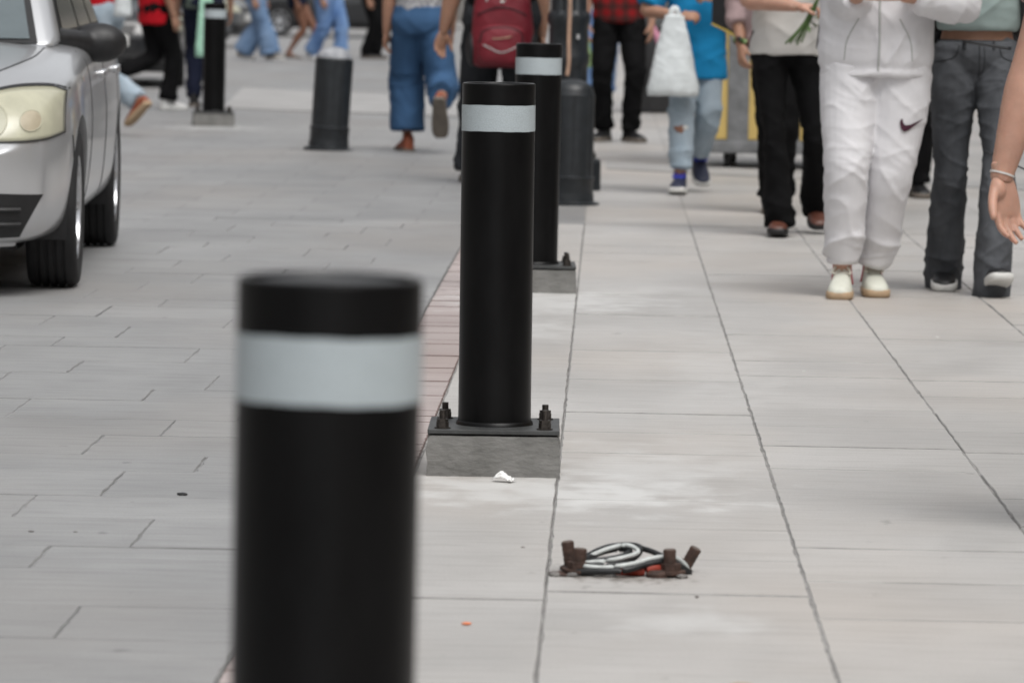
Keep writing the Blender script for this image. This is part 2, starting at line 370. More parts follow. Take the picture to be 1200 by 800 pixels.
def remesh(mb, voxel, smooth=3, factor=0.5):
    me = mb.mesh('tmp'); o = bpy.data.objects.new('tmp', me); C.objects.link(o)
    md = o.modifiers.new('r', 'REMESH'); md.mode = 'VOXEL'; md.voxel_size = voxel
    if smooth:
        sm = o.modifiers.new('s', 'SMOOTH'); sm.iterations = smooth; sm.factor = factor
    dg = bpy.context.evaluated_depsgraph_get()
    out = bpy.data.meshes.new_from_object(o.evaluated_get(dg))
    bpy.data.objects.remove(o); bpy.data.meshes.remove(me)
    return out
def get_co(me):
    a = np.empty(len(me.vertices)*3, np.float32); me.vertices.foreach_get('co', a); return a.reshape(-1, 3).astype(float)
def get_no(me):
    a = np.empty(len(me.vertices)*3, np.float32); me.vertex_normals.foreach_get('vector', a); return a.reshape(-1, 3).astype(float)
def set_co(me, a):
    me.vertices.foreach_set('co', np.ascontiguousarray(a, np.float32).ravel()); me.update()
def vnoise(P, seed=0):
    P = np.asarray(P, float); i = np.floor(P).astype(np.int64); f = P-i; f = f*f*(3-2*f)
    def h(a, b, c):
        k = (a*73856093) ^ (b*19349663) ^ (c*83492791) ^ (seed*2654435761)
        k = (k ^ (k >> 13))*1274126177 & 0xffffffff; return ((k ^ (k >> 16)) & 0xffff)/65535.0
    o = 0
    for dx in (0, 1):
        for dy in (0, 1):
            for dz in (0, 1):
                w = (f[:, 0] if dx else 1-f[:, 0])*(f[:, 1] if dy else 1-f[:, 1])*(f[:, 2] if dz else 1-f[:, 2])
                o = o+w*h(i[:, 0]+dx, i[:, 1]+dy, i[:, 2]+dz)
    return o
def bvh_of(me): 
    return BVHTree.FromPolygons([v.co[:] for v in me.vertices], [p.vertices[:] for p in me.polygons])
def project(bvh, origin_pts, direction, off):
    out = []; d = Vector(direction)
    last = None
    for p in origin_pts:
        hit = bvh.ray_cast(Vector(p), d)
        if hit[0] is None:
            out.append(last if last is not None else Vector(p)); continue
        last = hit[0]-d*off; out.append(last)
    return out
def copy_tree(o, parent=None):
    c = o.copy(); C.objects.link(c); c.parent = parent
    for ch in [q for q in bpy.data.objects if q.parent == o]: copy_tree(ch, c)
    return c

# ================================================================== the ground
X_L, X_PINK, X_STRIP, X_B = -0.622, -0.435, -0.405, -0.100     # kerb strip: pink stones, then the footing strip
Y0, Y1 = 2.5, 21.0
def sheet(name, x0, x1, y0, y1, z, m, kind='structure'):
    o = MB().add([(x0, y0, z), (x1, y0, z), (x1, y1, z), (x0, y1, z)], [(0, 1, 2, 3)]).build(name, m, smooth=False)
    return tag(o, kind=kind)
def far_stone(name, base, w, l, rz=90):
    m = MATS[base].copy(); m.name = name; MATS[name] = m; n = m.node_tree.nodes; k = m.node_tree.links; b = n['Principled BSDF']
    cur = b.inputs['Base Color'].links[0].from_socket
    g = n.new('ShaderNodeNewGeometry'); mp = n.new('ShaderNodeMapping'); mp.inputs['Rotation'].default_value = (0, 0, R(rz)); mp.inputs['Location'].default_value = (0, 0.1, 0)
    k.new(g.outputs['Position'], mp.inputs['Vector'])
    br = n.new('ShaderNodeTexBrick'); br.inputs['Scale'].default_value = 1; br.inputs['Brick Width'].default_value = l; br.inputs['Row Height'].default_value = w
    br.inputs['Mortar Size'].default_value = 0.006; br.inputs['Mortar Smooth'].default_value = 0.3
    br.inputs['Color1'].default_value = (1, 1, 1, 1); br.inputs['Color2'].default_value = (0.86, 0.86, 0.86, 1); br.inputs['Mortar'].default_value = (0.68, 0.67, 0.66, 1)
    k.new(mp.outputs[0], br.inputs['Vector'])
    mx = n.new('ShaderNodeMix'); mx.data_type = 'RGBA'; mx.blend_type = 'MULTIPLY'; mx.inputs['Factor'].default_value = 1
    k.new(cur, mx.inputs['A']); k.new(br.outputs['Color'], mx.inputs['B']); k.new(mx.outputs['Result'], b.inputs['Base Color'])
far_stone('far_sidewalk', 'sidewalk_stone', 0.5, 0.5); far_stone('far_road', 'road_stone', 0.42, 0.6, 0)

ground = sheet('ground', -400, 400, -60, 900, -0.06, 'road_stone')
SX0, SX1 = -3.60, 3.40
# stone paving beyond the individually laid slabs
def frame_sheet(name, rects, m):
    mb = MB()
    for (x0, x1, y0, y1) in rects: mb.add([(x0, y0, 0), (x1, y0, 0), (x1, y1, 0), (x0, y1, 0)], [(0, 1, 2, 3)])
    return tag(mb.build(name, m, smooth=False), kind='structure')
frame_sheet('far_road', [(-14, X_B, Y1, 260), (-14, SX0, -20, Y1), (SX0, X_B, -20, Y0)], 'far_road')
frame_sheet('far_sidewalk', [(X_B, 12, Y1, 260), (SX1, 12, -20, Y1), (X_B, SX1, -20, Y0)], 'far_sidewalk')

road = sheet('road', SX0, X_L, Y0, Y1, -0.004, 'road_grout')
sidewalk = sheet('sidewalk', X_B, SX1, Y0, Y1, -0.0035, 'grout')
kerb = sheet('kerb_strip', X_L, X_B, Y0, Y1, -0.007, 'grout')

def slab_mesh(w, l, seed, chip=0.0016, gx=0.0012, gy=0.0018, th=0.05):
    rnd = random.Random(seed); k = 9; hw, hl = w/2-gx, l/2-gy; pts = []
    for (ax, ay, bx, by) in ((-hw, -hl, hw, -hl), (hw, -hl, hw, hl), (hw, hl, -hw, hl), (-hw, hl, -hw, -hl)):
        for i in range(k):
            t = i/k; c = chip*rnd.random()**2*(2.0 if i else 1)
            x, y = ax+(bx-ax)*t, ay+(by-ay)*t
            pts.append((x*(1-c/hw), y*(1-0.5*c/hl)))
    n = len(pts); v = []; b = 0.0022
    for (x, y) in pts: v.append((x*(1-b/hw), y*(1-0.6*b/hl), 0))
    for (x, y) in pts: v.append((x, y, -0.0025))
    for (x, y) in pts: v.append((x, y, -th))
    f = [tuple(range(n))]
    for r in (0, 1):
        for i in range(n): f.append((r*n+(i+1) % n, r*n+i, (r+1)*n+i, (r+1)*n+(i+1) % n))
    me = MB().add(v, f).mesh('slab')
    for p in me.polygons: p.material_index = 0 if len(p.vertices) > 4 else 1
    return me
def lay(parent, x0, x1, y0, y1, l, m, name, offset, nvar, edge='joint_dirt', **k):
    meshes = []
    for s in range(nvar):
        me = slab_mesh(x1-x0, l, s+int(abs(x0)*100), **k); me.materials.append(MATS[m]); me.materials.append(MATS[edge]); meshes.append(me)
    y = y0-offset; i = 0
    while y < y1:
        a, b = max(y, y0), min(y+l, y1)
        if b-a > 0.05:
            o = bpy.data.objects.new(name, meshes[random.randrange(nvar)]); C.objects.link(o); o.parent = parent
            o.location = ((x0+x1)/2, (a+b)/2, random.uniform(-0.0018, 0.0018)); o.scale.y = (b-a)/l
            o.rotation_euler = (random.uniform(-.0012, .0012), random.uniform(-.0015, .0015), 0)
        y += l; i += 1
# sidewalk: half-metre stones in columns
x = X_B; c = 0
while x < SX1-0.1:
    lay(sidewalk, x, x+0.5, Y0, Y1, 0.5, 'sidewalk_stone', 'paving_stone', [0.18, 0.46, 0.02, 0.3, 0.12, 0.4, 0.2][c % 7], 4); x += 0.5; c += 1
# road: courses laid across the street, upright joints staggered from course to course
rnd_r = random.Random(12); y = Y0; k = 0; road_sizes = {}
while y < Y1-0.05:
    d = min((0.40, 0.50, 0.34, 0.46)[k % 4], Y1-y); x = X_L; first = (0.32, 0.62, 0.48)[k % 3]
    while x > SX0+0.05:
        w = min(first, x-SX0); first = 0.60
        key = (round(w, 3), round(d, 3), rnd_r.randrange(3))
        if key not in road_sizes:
            me = slab_mesh(w, d, len(road_sizes)+50, chip=0.0026, gx=0.0004, gy=0.0012); me.materials.append(MATS['road_stone']); me.materials.append(MATS['road_grout']); road_sizes[key] = me
        o = bpy.data.objects.new('paving_stone', road_sizes[key]); C.objects.link(o); o.parent = road
        o.location = (x-w/2, y+d/2, rnd_r.uniform(-.0013, .0013)); o.rotation_euler = (rnd_r.uniform(-.001, .001), rnd_r.uniform(-.0012, .0012), 0); x -= w
    y += d; k += 1
lay(kerb, X_L, X_PINK, Y0, Y1, 0.145, 'pink_stone', 'pink_stone', 0, 4, gx=0.003, gy=0.0022, edge='pink_edge')
lay(kerb, X_PINK, X_B, Y0, Y1, 1.0, 'sidewalk_stone', 'strip_stone', 0.3, 4)
# pale raised bands where the side street crosses
def band(name, quad, z, m):
    mb = MB(); v = [(x, y, z) for x, y in quad]+[(x, y, -0.02) for x, y in quad]
    mb.add(v, [(0, 1, 2, 3), (0, 4, 5, 1), (1, 5, 6, 2), (2, 6, 7, 3), (3, 7, 4, 0)])
    return tag(mb.build(name, m, smooth=False), kind='structure')
band('pale_paving_band', [(-3.3, 38.0), (-0.9, 36.8), (-0.9, 41.5), (-3.7, 45.0)], 0.012, 'pale_band')
band('pale_paving_band', [(0.0, 27.2), (2.6, 25.2), (2.6, 26.1), (0.0, 28.3)], 0.006, 'pale_band')

# ================================================================== new black bollards
def hexagon(r, z0, z1, c=(0, 0)):
    v = [(c[0]+r*math.cos(k*math.pi/3), c[1]+r*math.sin(k*math.pi/3), z) for z in (z0, z1) for k in range(6)]
    return v, [(5, 4, 3, 2, 1, 0), (6, 7, 8, 9, 10, 11)]+[(k, (k+1) % 6, 6+(k+1) % 6, 6+k) for k in range(6)]
PR = 0.0855; BH = 0.80; FH = 0.093
def make_bollard():
    root = empty('bollard')
    # concrete footing: flared, uneven
    g = []; hw = 0.153
    mb = MB()
    n = 40; rings = []
    for (s, z) in ((1.015, -0.02), (1.010, 0.004), (1.004, 0.03), (1.0, 0.06), (0.995, 0.084), (0.985, FH), (0.90, FH+0.001)):
        ring = []
        for i in range(n):
            q = i/n*4; e = int(q); t = q-e
            x, y = [(-1+2*t, -1), (1, -1+2*t), (1-2*t, 1), (-1, 1-2*t)][e]
            j = mnoise.noise(Vector((x*3, y*3, z*25)))*0.006
            ring.append((x*hw*s+j, y*hw*s+j*0.7, z+mnoise.noise(Vector((x*4, y*4, 3)))*0.002))
        rings.append(ring)
    mb.grid(rings, closed=True); mb.add(rings[-1], [tuple(range(n))])
    mb.build('footing', 'cast_concrete', root, sharp=50)
    MB().box(-0.153, 0.153, -0.153, 0.153, FH+0.005, FH+0.015).build('base_plate', 'plate_steel', root, bevel=0.0015, smooth=False)
    z0 = FH+0.0155
    MB().lathe([(PR+0.006, z0-0.001), (PR+0.004, z0+0.006), (PR+0.001, z0+0.009)], 64, caps=False).build('weld_bead', 'bollard_paint', root)
    MB().lathe([(PR, z0), (PR, z0+BH-0.004)], 72, caps=False).build('pipe', 'bollard_paint', root)
    zt = z0+BH
    MB().lathe([(PR, zt-0.004), (PR-0.001, zt-0.0015), (PR-0.004, zt), (PR-0.009, zt-0.0005), (PR-0.011, zt-0.004), (PR-0.03, zt-0.0035), (0.02, zt-0.002), (0.001, zt-0.002)], 72, caps=False).build('cap', 'bollard_paint', root)
    rp = []
    for i in range(72):
        a = i/72*2*math.pi; w1 = 0.0005*math.sin(3*a+1)+0.0003*math.sin(11*a)
        rp.append((a, w1))
    P = [[((PR+0.0007)*math.cos(a), (PR+0.0007)*math.sin(a), z+w) for a, w in rp] for z in (zt-0.112, zt-0.080, zt-0.051)]
    MB().grid(P, closed=True).build('reflective_band', 'band_film', root)
    for sx in (-1, 1):
        for sy in (-1, 1):
            bx, by = sx*0.119, sy*0.119
            hgt = 0.052+random.uniform(-.008, .008)
            prof = []
            zz = FH+0.012
            while zz < FH+hgt: prof += [(0.0072, zz), (0.0082, zz+0.0012), (0.0072, zz+0.0024)]; zz += 0.0024
            b = MB().lathe(prof, 10, (bx, by, 0)).build('bolt', 'bolt_steel', root, sharp=60)
            mb = MB(); mb.add(*hexagon(0.0145, FH+0.018, FH+0.030, (bx, by))); mb.add(*hexagon(0.0135, FH+0.0305, FH+0.037, (bx, by)))
            mb.build('nut', 'bolt_steel', b, smooth=False)
            MB().lathe([(0.019, FH+0.0152), (0.019, FH+0.0178)], 16, (bx, by, 0)).build('washer', 'bolt_steel', b, smooth=False)
    return root
bol = make_bollard()
spots = [(-0.256, 4.06, -0.4, 1.0, 0.3, -.033, 'black steel bollard with grey reflective band, nearest and out of focus'),
         (-0.252, 10.39, 0.6, 1.0, -.2, .000, 'black steel bollard bolted to a concrete footing in the middle, in focus'),
         (-0.262, 16.5, 1.5, 1.02, .2, -.012, 'black steel bollard standing behind the middle one with a lighter band'),
         (-3.0, 33.75, 8, 1.03, .3, -.002, 'farthest black steel bollard on grey base beside the red shirted walker')]
for i, (x, y, rz, sc, tl, dz, lab) in enumerate(spots):
    o = bol if i == 0 else copy_tree(bol)
    o.location = (x, y, dz); o.rotation_euler = (0, R(tl), R(rz)); o.scale = (1, 1, sc)
    tag(o, lab, 'bollard', 'new black bollards')

# ================================================================== sawn-off anchor bolts with cables
def rod(x, y, lean, az, r, h, washer, lab):
    root = empty('anchor_bolt', (x, y, 0))
    d = A(math.sin(lean)*math.cos(az), math.sin(lean)*math.sin(az), math.cos(lean))
    z0 = A(0, 0, -0.01); pts = []; rad = []
    k = 14
    for i in range(k+1):
        pts.append(z0+d*(h+0.01)*i/k); rad.append(r*(1+0.07*(i % 2))*(1+0.05*mnoise.noise(Vector((x*50, i*.7, y)))))
    MB().tube(pts, rad, 12).build('rod', 'rust', root, sharp=50)
    e = z0+d*(h+0.0101); MB().tube([e, e+d*0.0015], [r*0.98, r*0.8], 12).build('cut_end', 'rust_end', root)
    if washer:
        t = d*0.006; MB().tube([A(0, 0, 0.004)+d*0.002, A(0, 0, 0.004)+d*0.0075], [washer, washer], 18).build('washer', 'rust', root, sharp=40)
        v, f = hexagon(washer*0.68, 0.0105, 0.026); MB().add(v, f).build('nut', 'rust', root, smooth=False)
    return tag(root, lab, 'bolt', 'rusty anchor bolts left in the paving')
rod(-0.052, 8.62, 0.16, R(185), 0.0118, 0.058, 0.024, 'rusty bolt stub beside the seam, left front of the cable loops')
rod(-0.040, 8.56, 0.06, R(20), 0.0125, 0.051, 0.032, 'rusty thick bolt stub with washer, leftmost near the cable loops')
rod(0.139, 8.56, 0.04, R(185), 0.0120, 0.053, 0.030, 'upright rusty bolt stub with square washer right of the orange conduit')
rod(0.158, 8.63, 0.50, R(-8), 0.0112, 0.056, 0.020, 'tilted rusty bolt stub, rightmost beside the cables')
def cable(name, pts, r, m, lab):
    o = MB().tube(pts, r, 10, m=90).build(name, m, sharp=None); return tag(o, lab, 'cable')
base = A(0.045, 8.595, 0)
def off(P, dz, dy=0): return [base+A(*p)+A(0, dy, dz) for p in P]
loopA = [(-.118, .0, -.012), (-.10, -.02, .008), (-.05, .05, .030), (.0, .075, .040), (.035, .04, .040), (.02, -.01, .024), (-.03, -.045, .014), (-.08, -.03, .016), (-.05, .02, .028), (-.01, .045, .036), (.015, .03, .034), (-.005, .0, .026), (-.05, -.015, .020), (-.085, .01, .012), (-.10, .03, -.012)]
cable('electric_cable', off(loopA, .006), 0.0060, 'cable_black', 'black electric cable coiled in loops between the rusty bolts')
cable('electric_cable', off([(-.122, -.005, -.012), (-.09, -.03, .014), (-.02, -.04, .026), (.03, .0, .036), (.01, .035, .046), (-.03, .028, .038), (-.075, -.005, .022), (-.09, -.035, .016), (-.04, -.065, .014), (.02, -.06, .022), (.06, -.03, .030), (.10, -.01, .030), (.125, .0, .012), (.13, .02, -.012)], .005), 0.0046, 'cable_white', 'white electric cable looping over the black one')
cable('electric_cable', off([(-.115, -.03, -.012), (-.08, -.06, .006), (.0, -.07, .012), (.05, -.045, .022), (.09, -.02, .024), (.125, -.005, .006), (.135, .01, -.012)], .003), 0.0064, 'cable_black', 'black electric cable lying under the white cable by the paving')
cable('electric_cable', off([(-.11, .03, -.012), (-.06, .065, .026), (-.01, .09, .040), (.045, .055, .038), (.085, .03, .026), (.12, .03, .012), (.14, .04, -.012)], .003), 0.0058, 'cable_black', 'black electric cable arching behind the white loop')
o = MB().tube([A(0.035, 8.57, .004), A(.075, 8.555, .012), (.115, 8.565, .013), (.15, 8.62, -.004)], [.008, .0115, .0115, .008], 12, m=24).build('conduit', 'conduit_orange')
tag(o, 'orange plastic conduit poking out of the paving under the cables', 'conduit')
o = MB().lathe([(.0, 0), (.021, .001), (.022, .012), (.013, .018), (.0, .018)], 16, (0.113, 8.545, -.004)).build('rusty_nut', 'rust'); tag(o, 'rusty squashed nut in front of the orange conduit', 'nut')
o = MB().lathe([(.0, 0), (.034, .000), (.035, .006), (.0, .008)], 20, (-.064, 8.555, -.002)).build('rusty_washer', 'rust'); tag(o, 'flat rusty washer at the left end of the cables', 'washer')
def pebble_mesh(seed, flat=0.6):
    me = bpy.data.meshes.new('pebble'); bm = bmesh.new(); bmesh.ops.create_icosphere(bm, subdivisions=2, radius=1)
    for v in bm.verts:
        v.co *= 1+0.35*mnoise.noise(v.co*1.3+Vector((seed*7, seed, 0))); v.co.z *= flat
    bm.to_mesh(me); bm.free(); return me
pebs = [pebble_mesh(i) for i in range(4)]
def pebble(name, x, y, r, m, lab, cat, group=None, z=None, flat=None):
    me = pebs[random.randrange(4)].copy(); o = link_mesh(name, me, m); o.scale = (r, r*random.uniform(.7, 1.2), r*(flat or .8))
    o.location = (x, y, r*(flat or .8)*.45 if z is None else z); o.rotation_euler = (0, 0, random.uniform(0, 6)); return tag(o, lab, cat, group)
for k in range(26):
    pebble('rubble_crumb', random.uniform(-.09, .17), 8.595+random.uniform(-.075, .06), random.uniform(.004, .011), 'rubble', 'crumb of broken concrete among the cut cables and rusty bolts', 'rubble', 'concrete crumbs around the cables')
for (x, y, r, m, lab) in [(-.925, 9.75, .0115, 'shoe_black', 'dark lump of dried gum on the grey road beside the nearest bollard'),
                          (-1.17, 9.05, .006, 'rubble', 'small dark pebble on the road left of the gum lump'),
                          (-1.08, 9.06, .005, 'rubble', 'tiny dark pebble on the road, close to the gum lump'),
                          (-.155, 8.95, .0055, 'rust', 'tiny rusty crumb on the seam left of the cable loops'),
                          (0.185, 8.28, .004, 'rust', 'tiny dark crumb in front of the rightmost rusty bolt'),
                          (-1.29, 8.6, .005, 'rubble', 'small pebble on the road near the left edge'),
                          (0.60, 13.2, .006, 'sole_white', 'small white scrap on the sidewalk in front of the white sweatsuit walker'),
                          (1.10, 14.6, .006, 'sole_white', 'small white scrap on the sidewalk below the grey jeans'),
                          (0.235, 7.19, .022, 'sole_gum', 'beige flat stone at the bottom edge of the sidewalk')]:
    pebble('pebble' if 'stone' in lab or 'pebble' in lab else 'scrap', x, y, r, m, lab, 'pebble' if 'pebble' in lab or 'stone' in lab else 'litter', flat=.5)
pebble('orange_scrap', -.235, 7.87, .0085, 'orange_scrap', 'small orange scrap on the paving right of the nearest bollard', 'litter', flat=.35)
# crumpled tissue at the footing
mb = MB(); P = []
for i in range(12):
    row = []
    for j in range(9):
        u, v = i/11, j/8; x = (u-.5)*.05; y = (v-.5)*.03
        row.append((x, y+.008*mnoise.noise(Vector((u*5, v*5, 3))), .004+.022*max(0, 1-abs(u-.4)*2.0)*max(0, 1-abs(v-.5)*1.2)+.010*abs(mnoise.noise(Vector((u*6, v*6, 1))))))
    P.append(row)
mb.grid(P); o = mb.build('tissue', 'tissue', sharp=25); o.location = (-.222, 10.12, .001); o.rotation_euler = (0, 0, R(-20))
md = o.modifiers.new('t', 'SOLIDIFY'); md.thickness = 0.001
tag(o, 'crumpled white tissue on the ground at the foot of the middle bollard', 'tissue')

# ================================================================== old cast-iron bollards and the lamp post
def old_bollard(x, y, lean, az, top_m, lab, sc=1.0):
    root = empty('iron_bollard', (x, y, 0)); root.rotation_euler = (lean*math.sin(az), lean*math.cos(az), R(11)); root.scale = (sc, sc, sc)
    MB().lathe([(.155, -.03), (.155, .012), (.128, .02), (.124, .06)], 40).build('foot', 'old_iron', root)
    v, f = [], []
    rows = []; n = 96
    for (r, z, fl) in ((.122, .05, 0), (.122, .125, 0), (.126, .13, 0), (.126, .145, 0), (.118, .15, .4), (.119, .3, 1), (.119, .5, 1), (.119, .555, .4), (.119, .565, 0), (.114, .575, 0)):
        rows.append([((r-.006*fl*max(0, math.cos(8*a))**3)*math.cos(a), (r-.006*fl*max(0, math.cos(8*a))**3)*math.sin(a), z) for a in [2*math.pi*i/n for i in range(n)]])
    MB().grid(rows, closed=True).build('post', 'old_iron', root, sharp=40)
    MB().lathe([(.114, .573), (.110, .590), (.098, .612), (.075, .630), (.040, .641), (.001, .645)], 40, caps=False).build('domed_top', top_m, root)
    return tag(root, lab, 'bollard', 'old cast iron bollards')
old_bollard(-1.85, 29.45, R(3.2), 0, 'worn_top', 'leaning old iron bollard with a worn pale top standing alone', 1.06)
old_bollard(-0.19, 22.85, R(.5), 0, 'old_iron', 'old dark iron bollard with domed top right behind the black bollards')

def lamp_post():
    root = empty('lamp_post', (-.222, 24.5, 0))
    def oct_(prof, name, n=8):
        rows = [[(r*math.cos(R(22.5)+2*math.pi*i/n), r*math.sin(R(22.5)+2*math.pi*i/n), z) for i in range(n)] for r, z in prof]
        mb = MB(); mb.grid(rows, closed=True); mb.add(rows[-1], [tuple(range(n))]); mb.build(name, 'old_iron', root, bevel=0.004, sharp=30)
    oct_([(.205, -.02), (.205, .155), (.195, .17), (.15, .172)], 'plinth')
    MB().lathe([(.16, .17), (.165, .19), (.15, .215), (.14, .23), (.148, .245), (.132, .26), (.12, .29)], 48).build('moulding', 'old_iron', root)
    rows = []; n = 96
    for (r, z, fl) in ((.122, .28, 0), (.112, .34, 1), (.108, .62, 1), (.107, .68, 0), (.118, .70, 0), (.118, .74, 0), (.109, .76, 0), (.108, .9, 0), (.12, .925, 0), (.12, .96, 0), (.100, .985, 1), (.085, 2.0, 1), (.06, 3.6, 1), (.05, 3.7, 0)):
        rows.append([((r-.008*fl*max(0, math.cos(10*a))**2)*math.cos(a), (r-.008*fl*max(0, math.cos(10*a))**2)*math.sin(a), z) for a in [2*math.pi*i/n for i in range(n)]])
    MB().grid(rows, closed=True).build('shaft', 'old_iron', root, sharp=40)
    MB().lathe([(.05, 3.69), (.09, 3.74), (.10, 3.8), (.04, 3.84), (.16, 4.05), (.18, 4.3), (.10, 4.45), (.02, 4.55), (.001, 4.62)], 24, caps=False).build('lantern', 'sole_white', root)
    MB().tube([(.0, -.125, 1.20), (.005, -.127, 1.0), (.002, -.126, .85), (.004, -.126, .70), (-.004, -.124, .63)], [(.010, .002)]*5, 8, m=24).build('peeling_tape', 'tape_tan', root)
    MB().box(.045, .06, -.1135, -.098, .83, .855).build('sticker', 'sticker', root, smooth=False)
    return tag(root, 'dark cast iron lamp post on an octagonal plinth', 'lamp post')
lamp_post()

# ================================================================== cars
def body_section(w, zb, zm, zs, zt):
    h = [(0, zb), (.55*w, zb), (.86*w, zb+.008), (.955*w, zb+.05), (.985*w, zb+.14), (w, zm), (.995*w, zm+.10), (.972*w, zs-.045), (.925*w, zs), (.76*w, zs+(zt-zs)*.55), (.40*w, zt-.004), (0, zt)]
    return h+[(-x, z) for x, z in h[-2:0:-1]]
STN = [(-.745, .36, .29, .42, .485, .50), (-.735, .52, .235, .42, .52, .54), (-.70, .645, .195, .42, .565, .60), (-.65, .715, .18, .43, .625, .675), (-.57, .765, .175, .44, .685, .735), (-.45, .80, .175, .46, .735, .785),
       (-.25, .828, .18, .52, .775, .825), (0, .838, .20, .55, .805, .855), (.3, .84, .20, .55, .83, .882), (.55, .84, .20, .55, .855, .90), (1.0, .84, .20, .55, .875, .91), (2.0, .84, .20, .56, .89, .92),
       (2.49, .84, .20, .56, .90, .925), (2.9, .82, .22, .56, .89, .915), (3.1, .77, .25, .55, .86, .88), (3.17, .68, .30, .55, .80, .82), (3.19, .5, .36, .55, .72, .73)]
def car_body_mesh():
    rows = [[(x, y, z) for x, z in body_section(*q)] for (y, *q) in STN]
    n = len(rows[0]); mb = MB(); mb.grid(rows, closed=True); mb.add(rows[0], [tuple(range(n))]); mb.add(rows[-1], [tuple(range(n))])
    me = mb.mesh('b'); bm = bmesh.new(); bm.from_mesh(me); bmesh.ops.remove_doubles(bm, verts=bm.verts, dist=1e-5); bmesh.ops.recalc_face_normals(bm, faces=bm.faces); bm.to_mesh(me); bm.free()
    o = bpy.data.objects.new('tmp', me); C.objects.link(o)
    s = o.modifiers.new('s', 'SUBSURF'); s.levels = 2; s.render_levels = 2
    cuts = []
    for y in (0, 2.49):
        for sx in (-1, 1):
            cm = MB().lathe([(.328, .52*sx), (.328, 1.1*sx)], 48, (0, y, .30), axis='x').mesh('c'); c = bpy.data.objects.new('cut', cm); C.objects.link(c); cuts.append(c)
            b = o.modifiers.new('b', 'BOOLEAN'); b.operation = 'DIFFERENCE'; b.object = c; b.solver = 'EXACT'
    dg = bpy.context.evaluated_depsgraph_get(); out = bpy.data.meshes.new_from_object(o.evaluated_get(dg))
    for c in cuts+[o]: bpy.data.objects.remove(c)
    return out
CAR_BODY = car_body_mesh(); CAR_BVH = bvh_of(CAR_BODY)
def patch(outline_top, outline_bot, nu, nv, axis, off, fixed):
    """a grid between two curves of the body seen along an axis, laid on the body surface"""
    T = catmull(outline_top, nu); Bt = catmull(outline_bot, nu); P = []
    for i in range(nu):
        row = []
        for j in range(nv):
            p = T[i]+(Bt[i]-T[i])*j/(nv-1)
            o = {'front': (p[0], -3, p[1]), 'left': (3, p[0], p[1]), 'right': (-3, p[0], p[1]), 'top': (p[0], p[1], 3)}[axis]; row.append(o)
        P.append(row)
    d = {'front': (0, 1, 0), 'left': (-1, 0, 0), 'right': (1, 0, 0), 'top': (0, 0, -1)}[axis]
    G = [[tuple(q) for q in project(CAR_BVH, row, d, off)] for row in P]
    return G
def seam(pts, axis, w, name, m, parent, k=24):
    """thin dark line lying on the body"""
    P = catmull(pts, k); o = [{'front': (p[0], -3, p[1]), 'left': (3, p[0], p[1]), 'right': (-3, p[0], p[1]), 'top': (p[0], p[1], 3)}[axis] for p in P]
    d = {'front': (0, 1, 0), 'left': (-1, 0, 0), 'right': (1, 0, 0), 'top': (0, 0, -1)}[axis]
    q = project(CAR_BVH, o, d, 0.0005); MB().tube([tuple(a) for a in q], w, 6).build(name, m, parent)
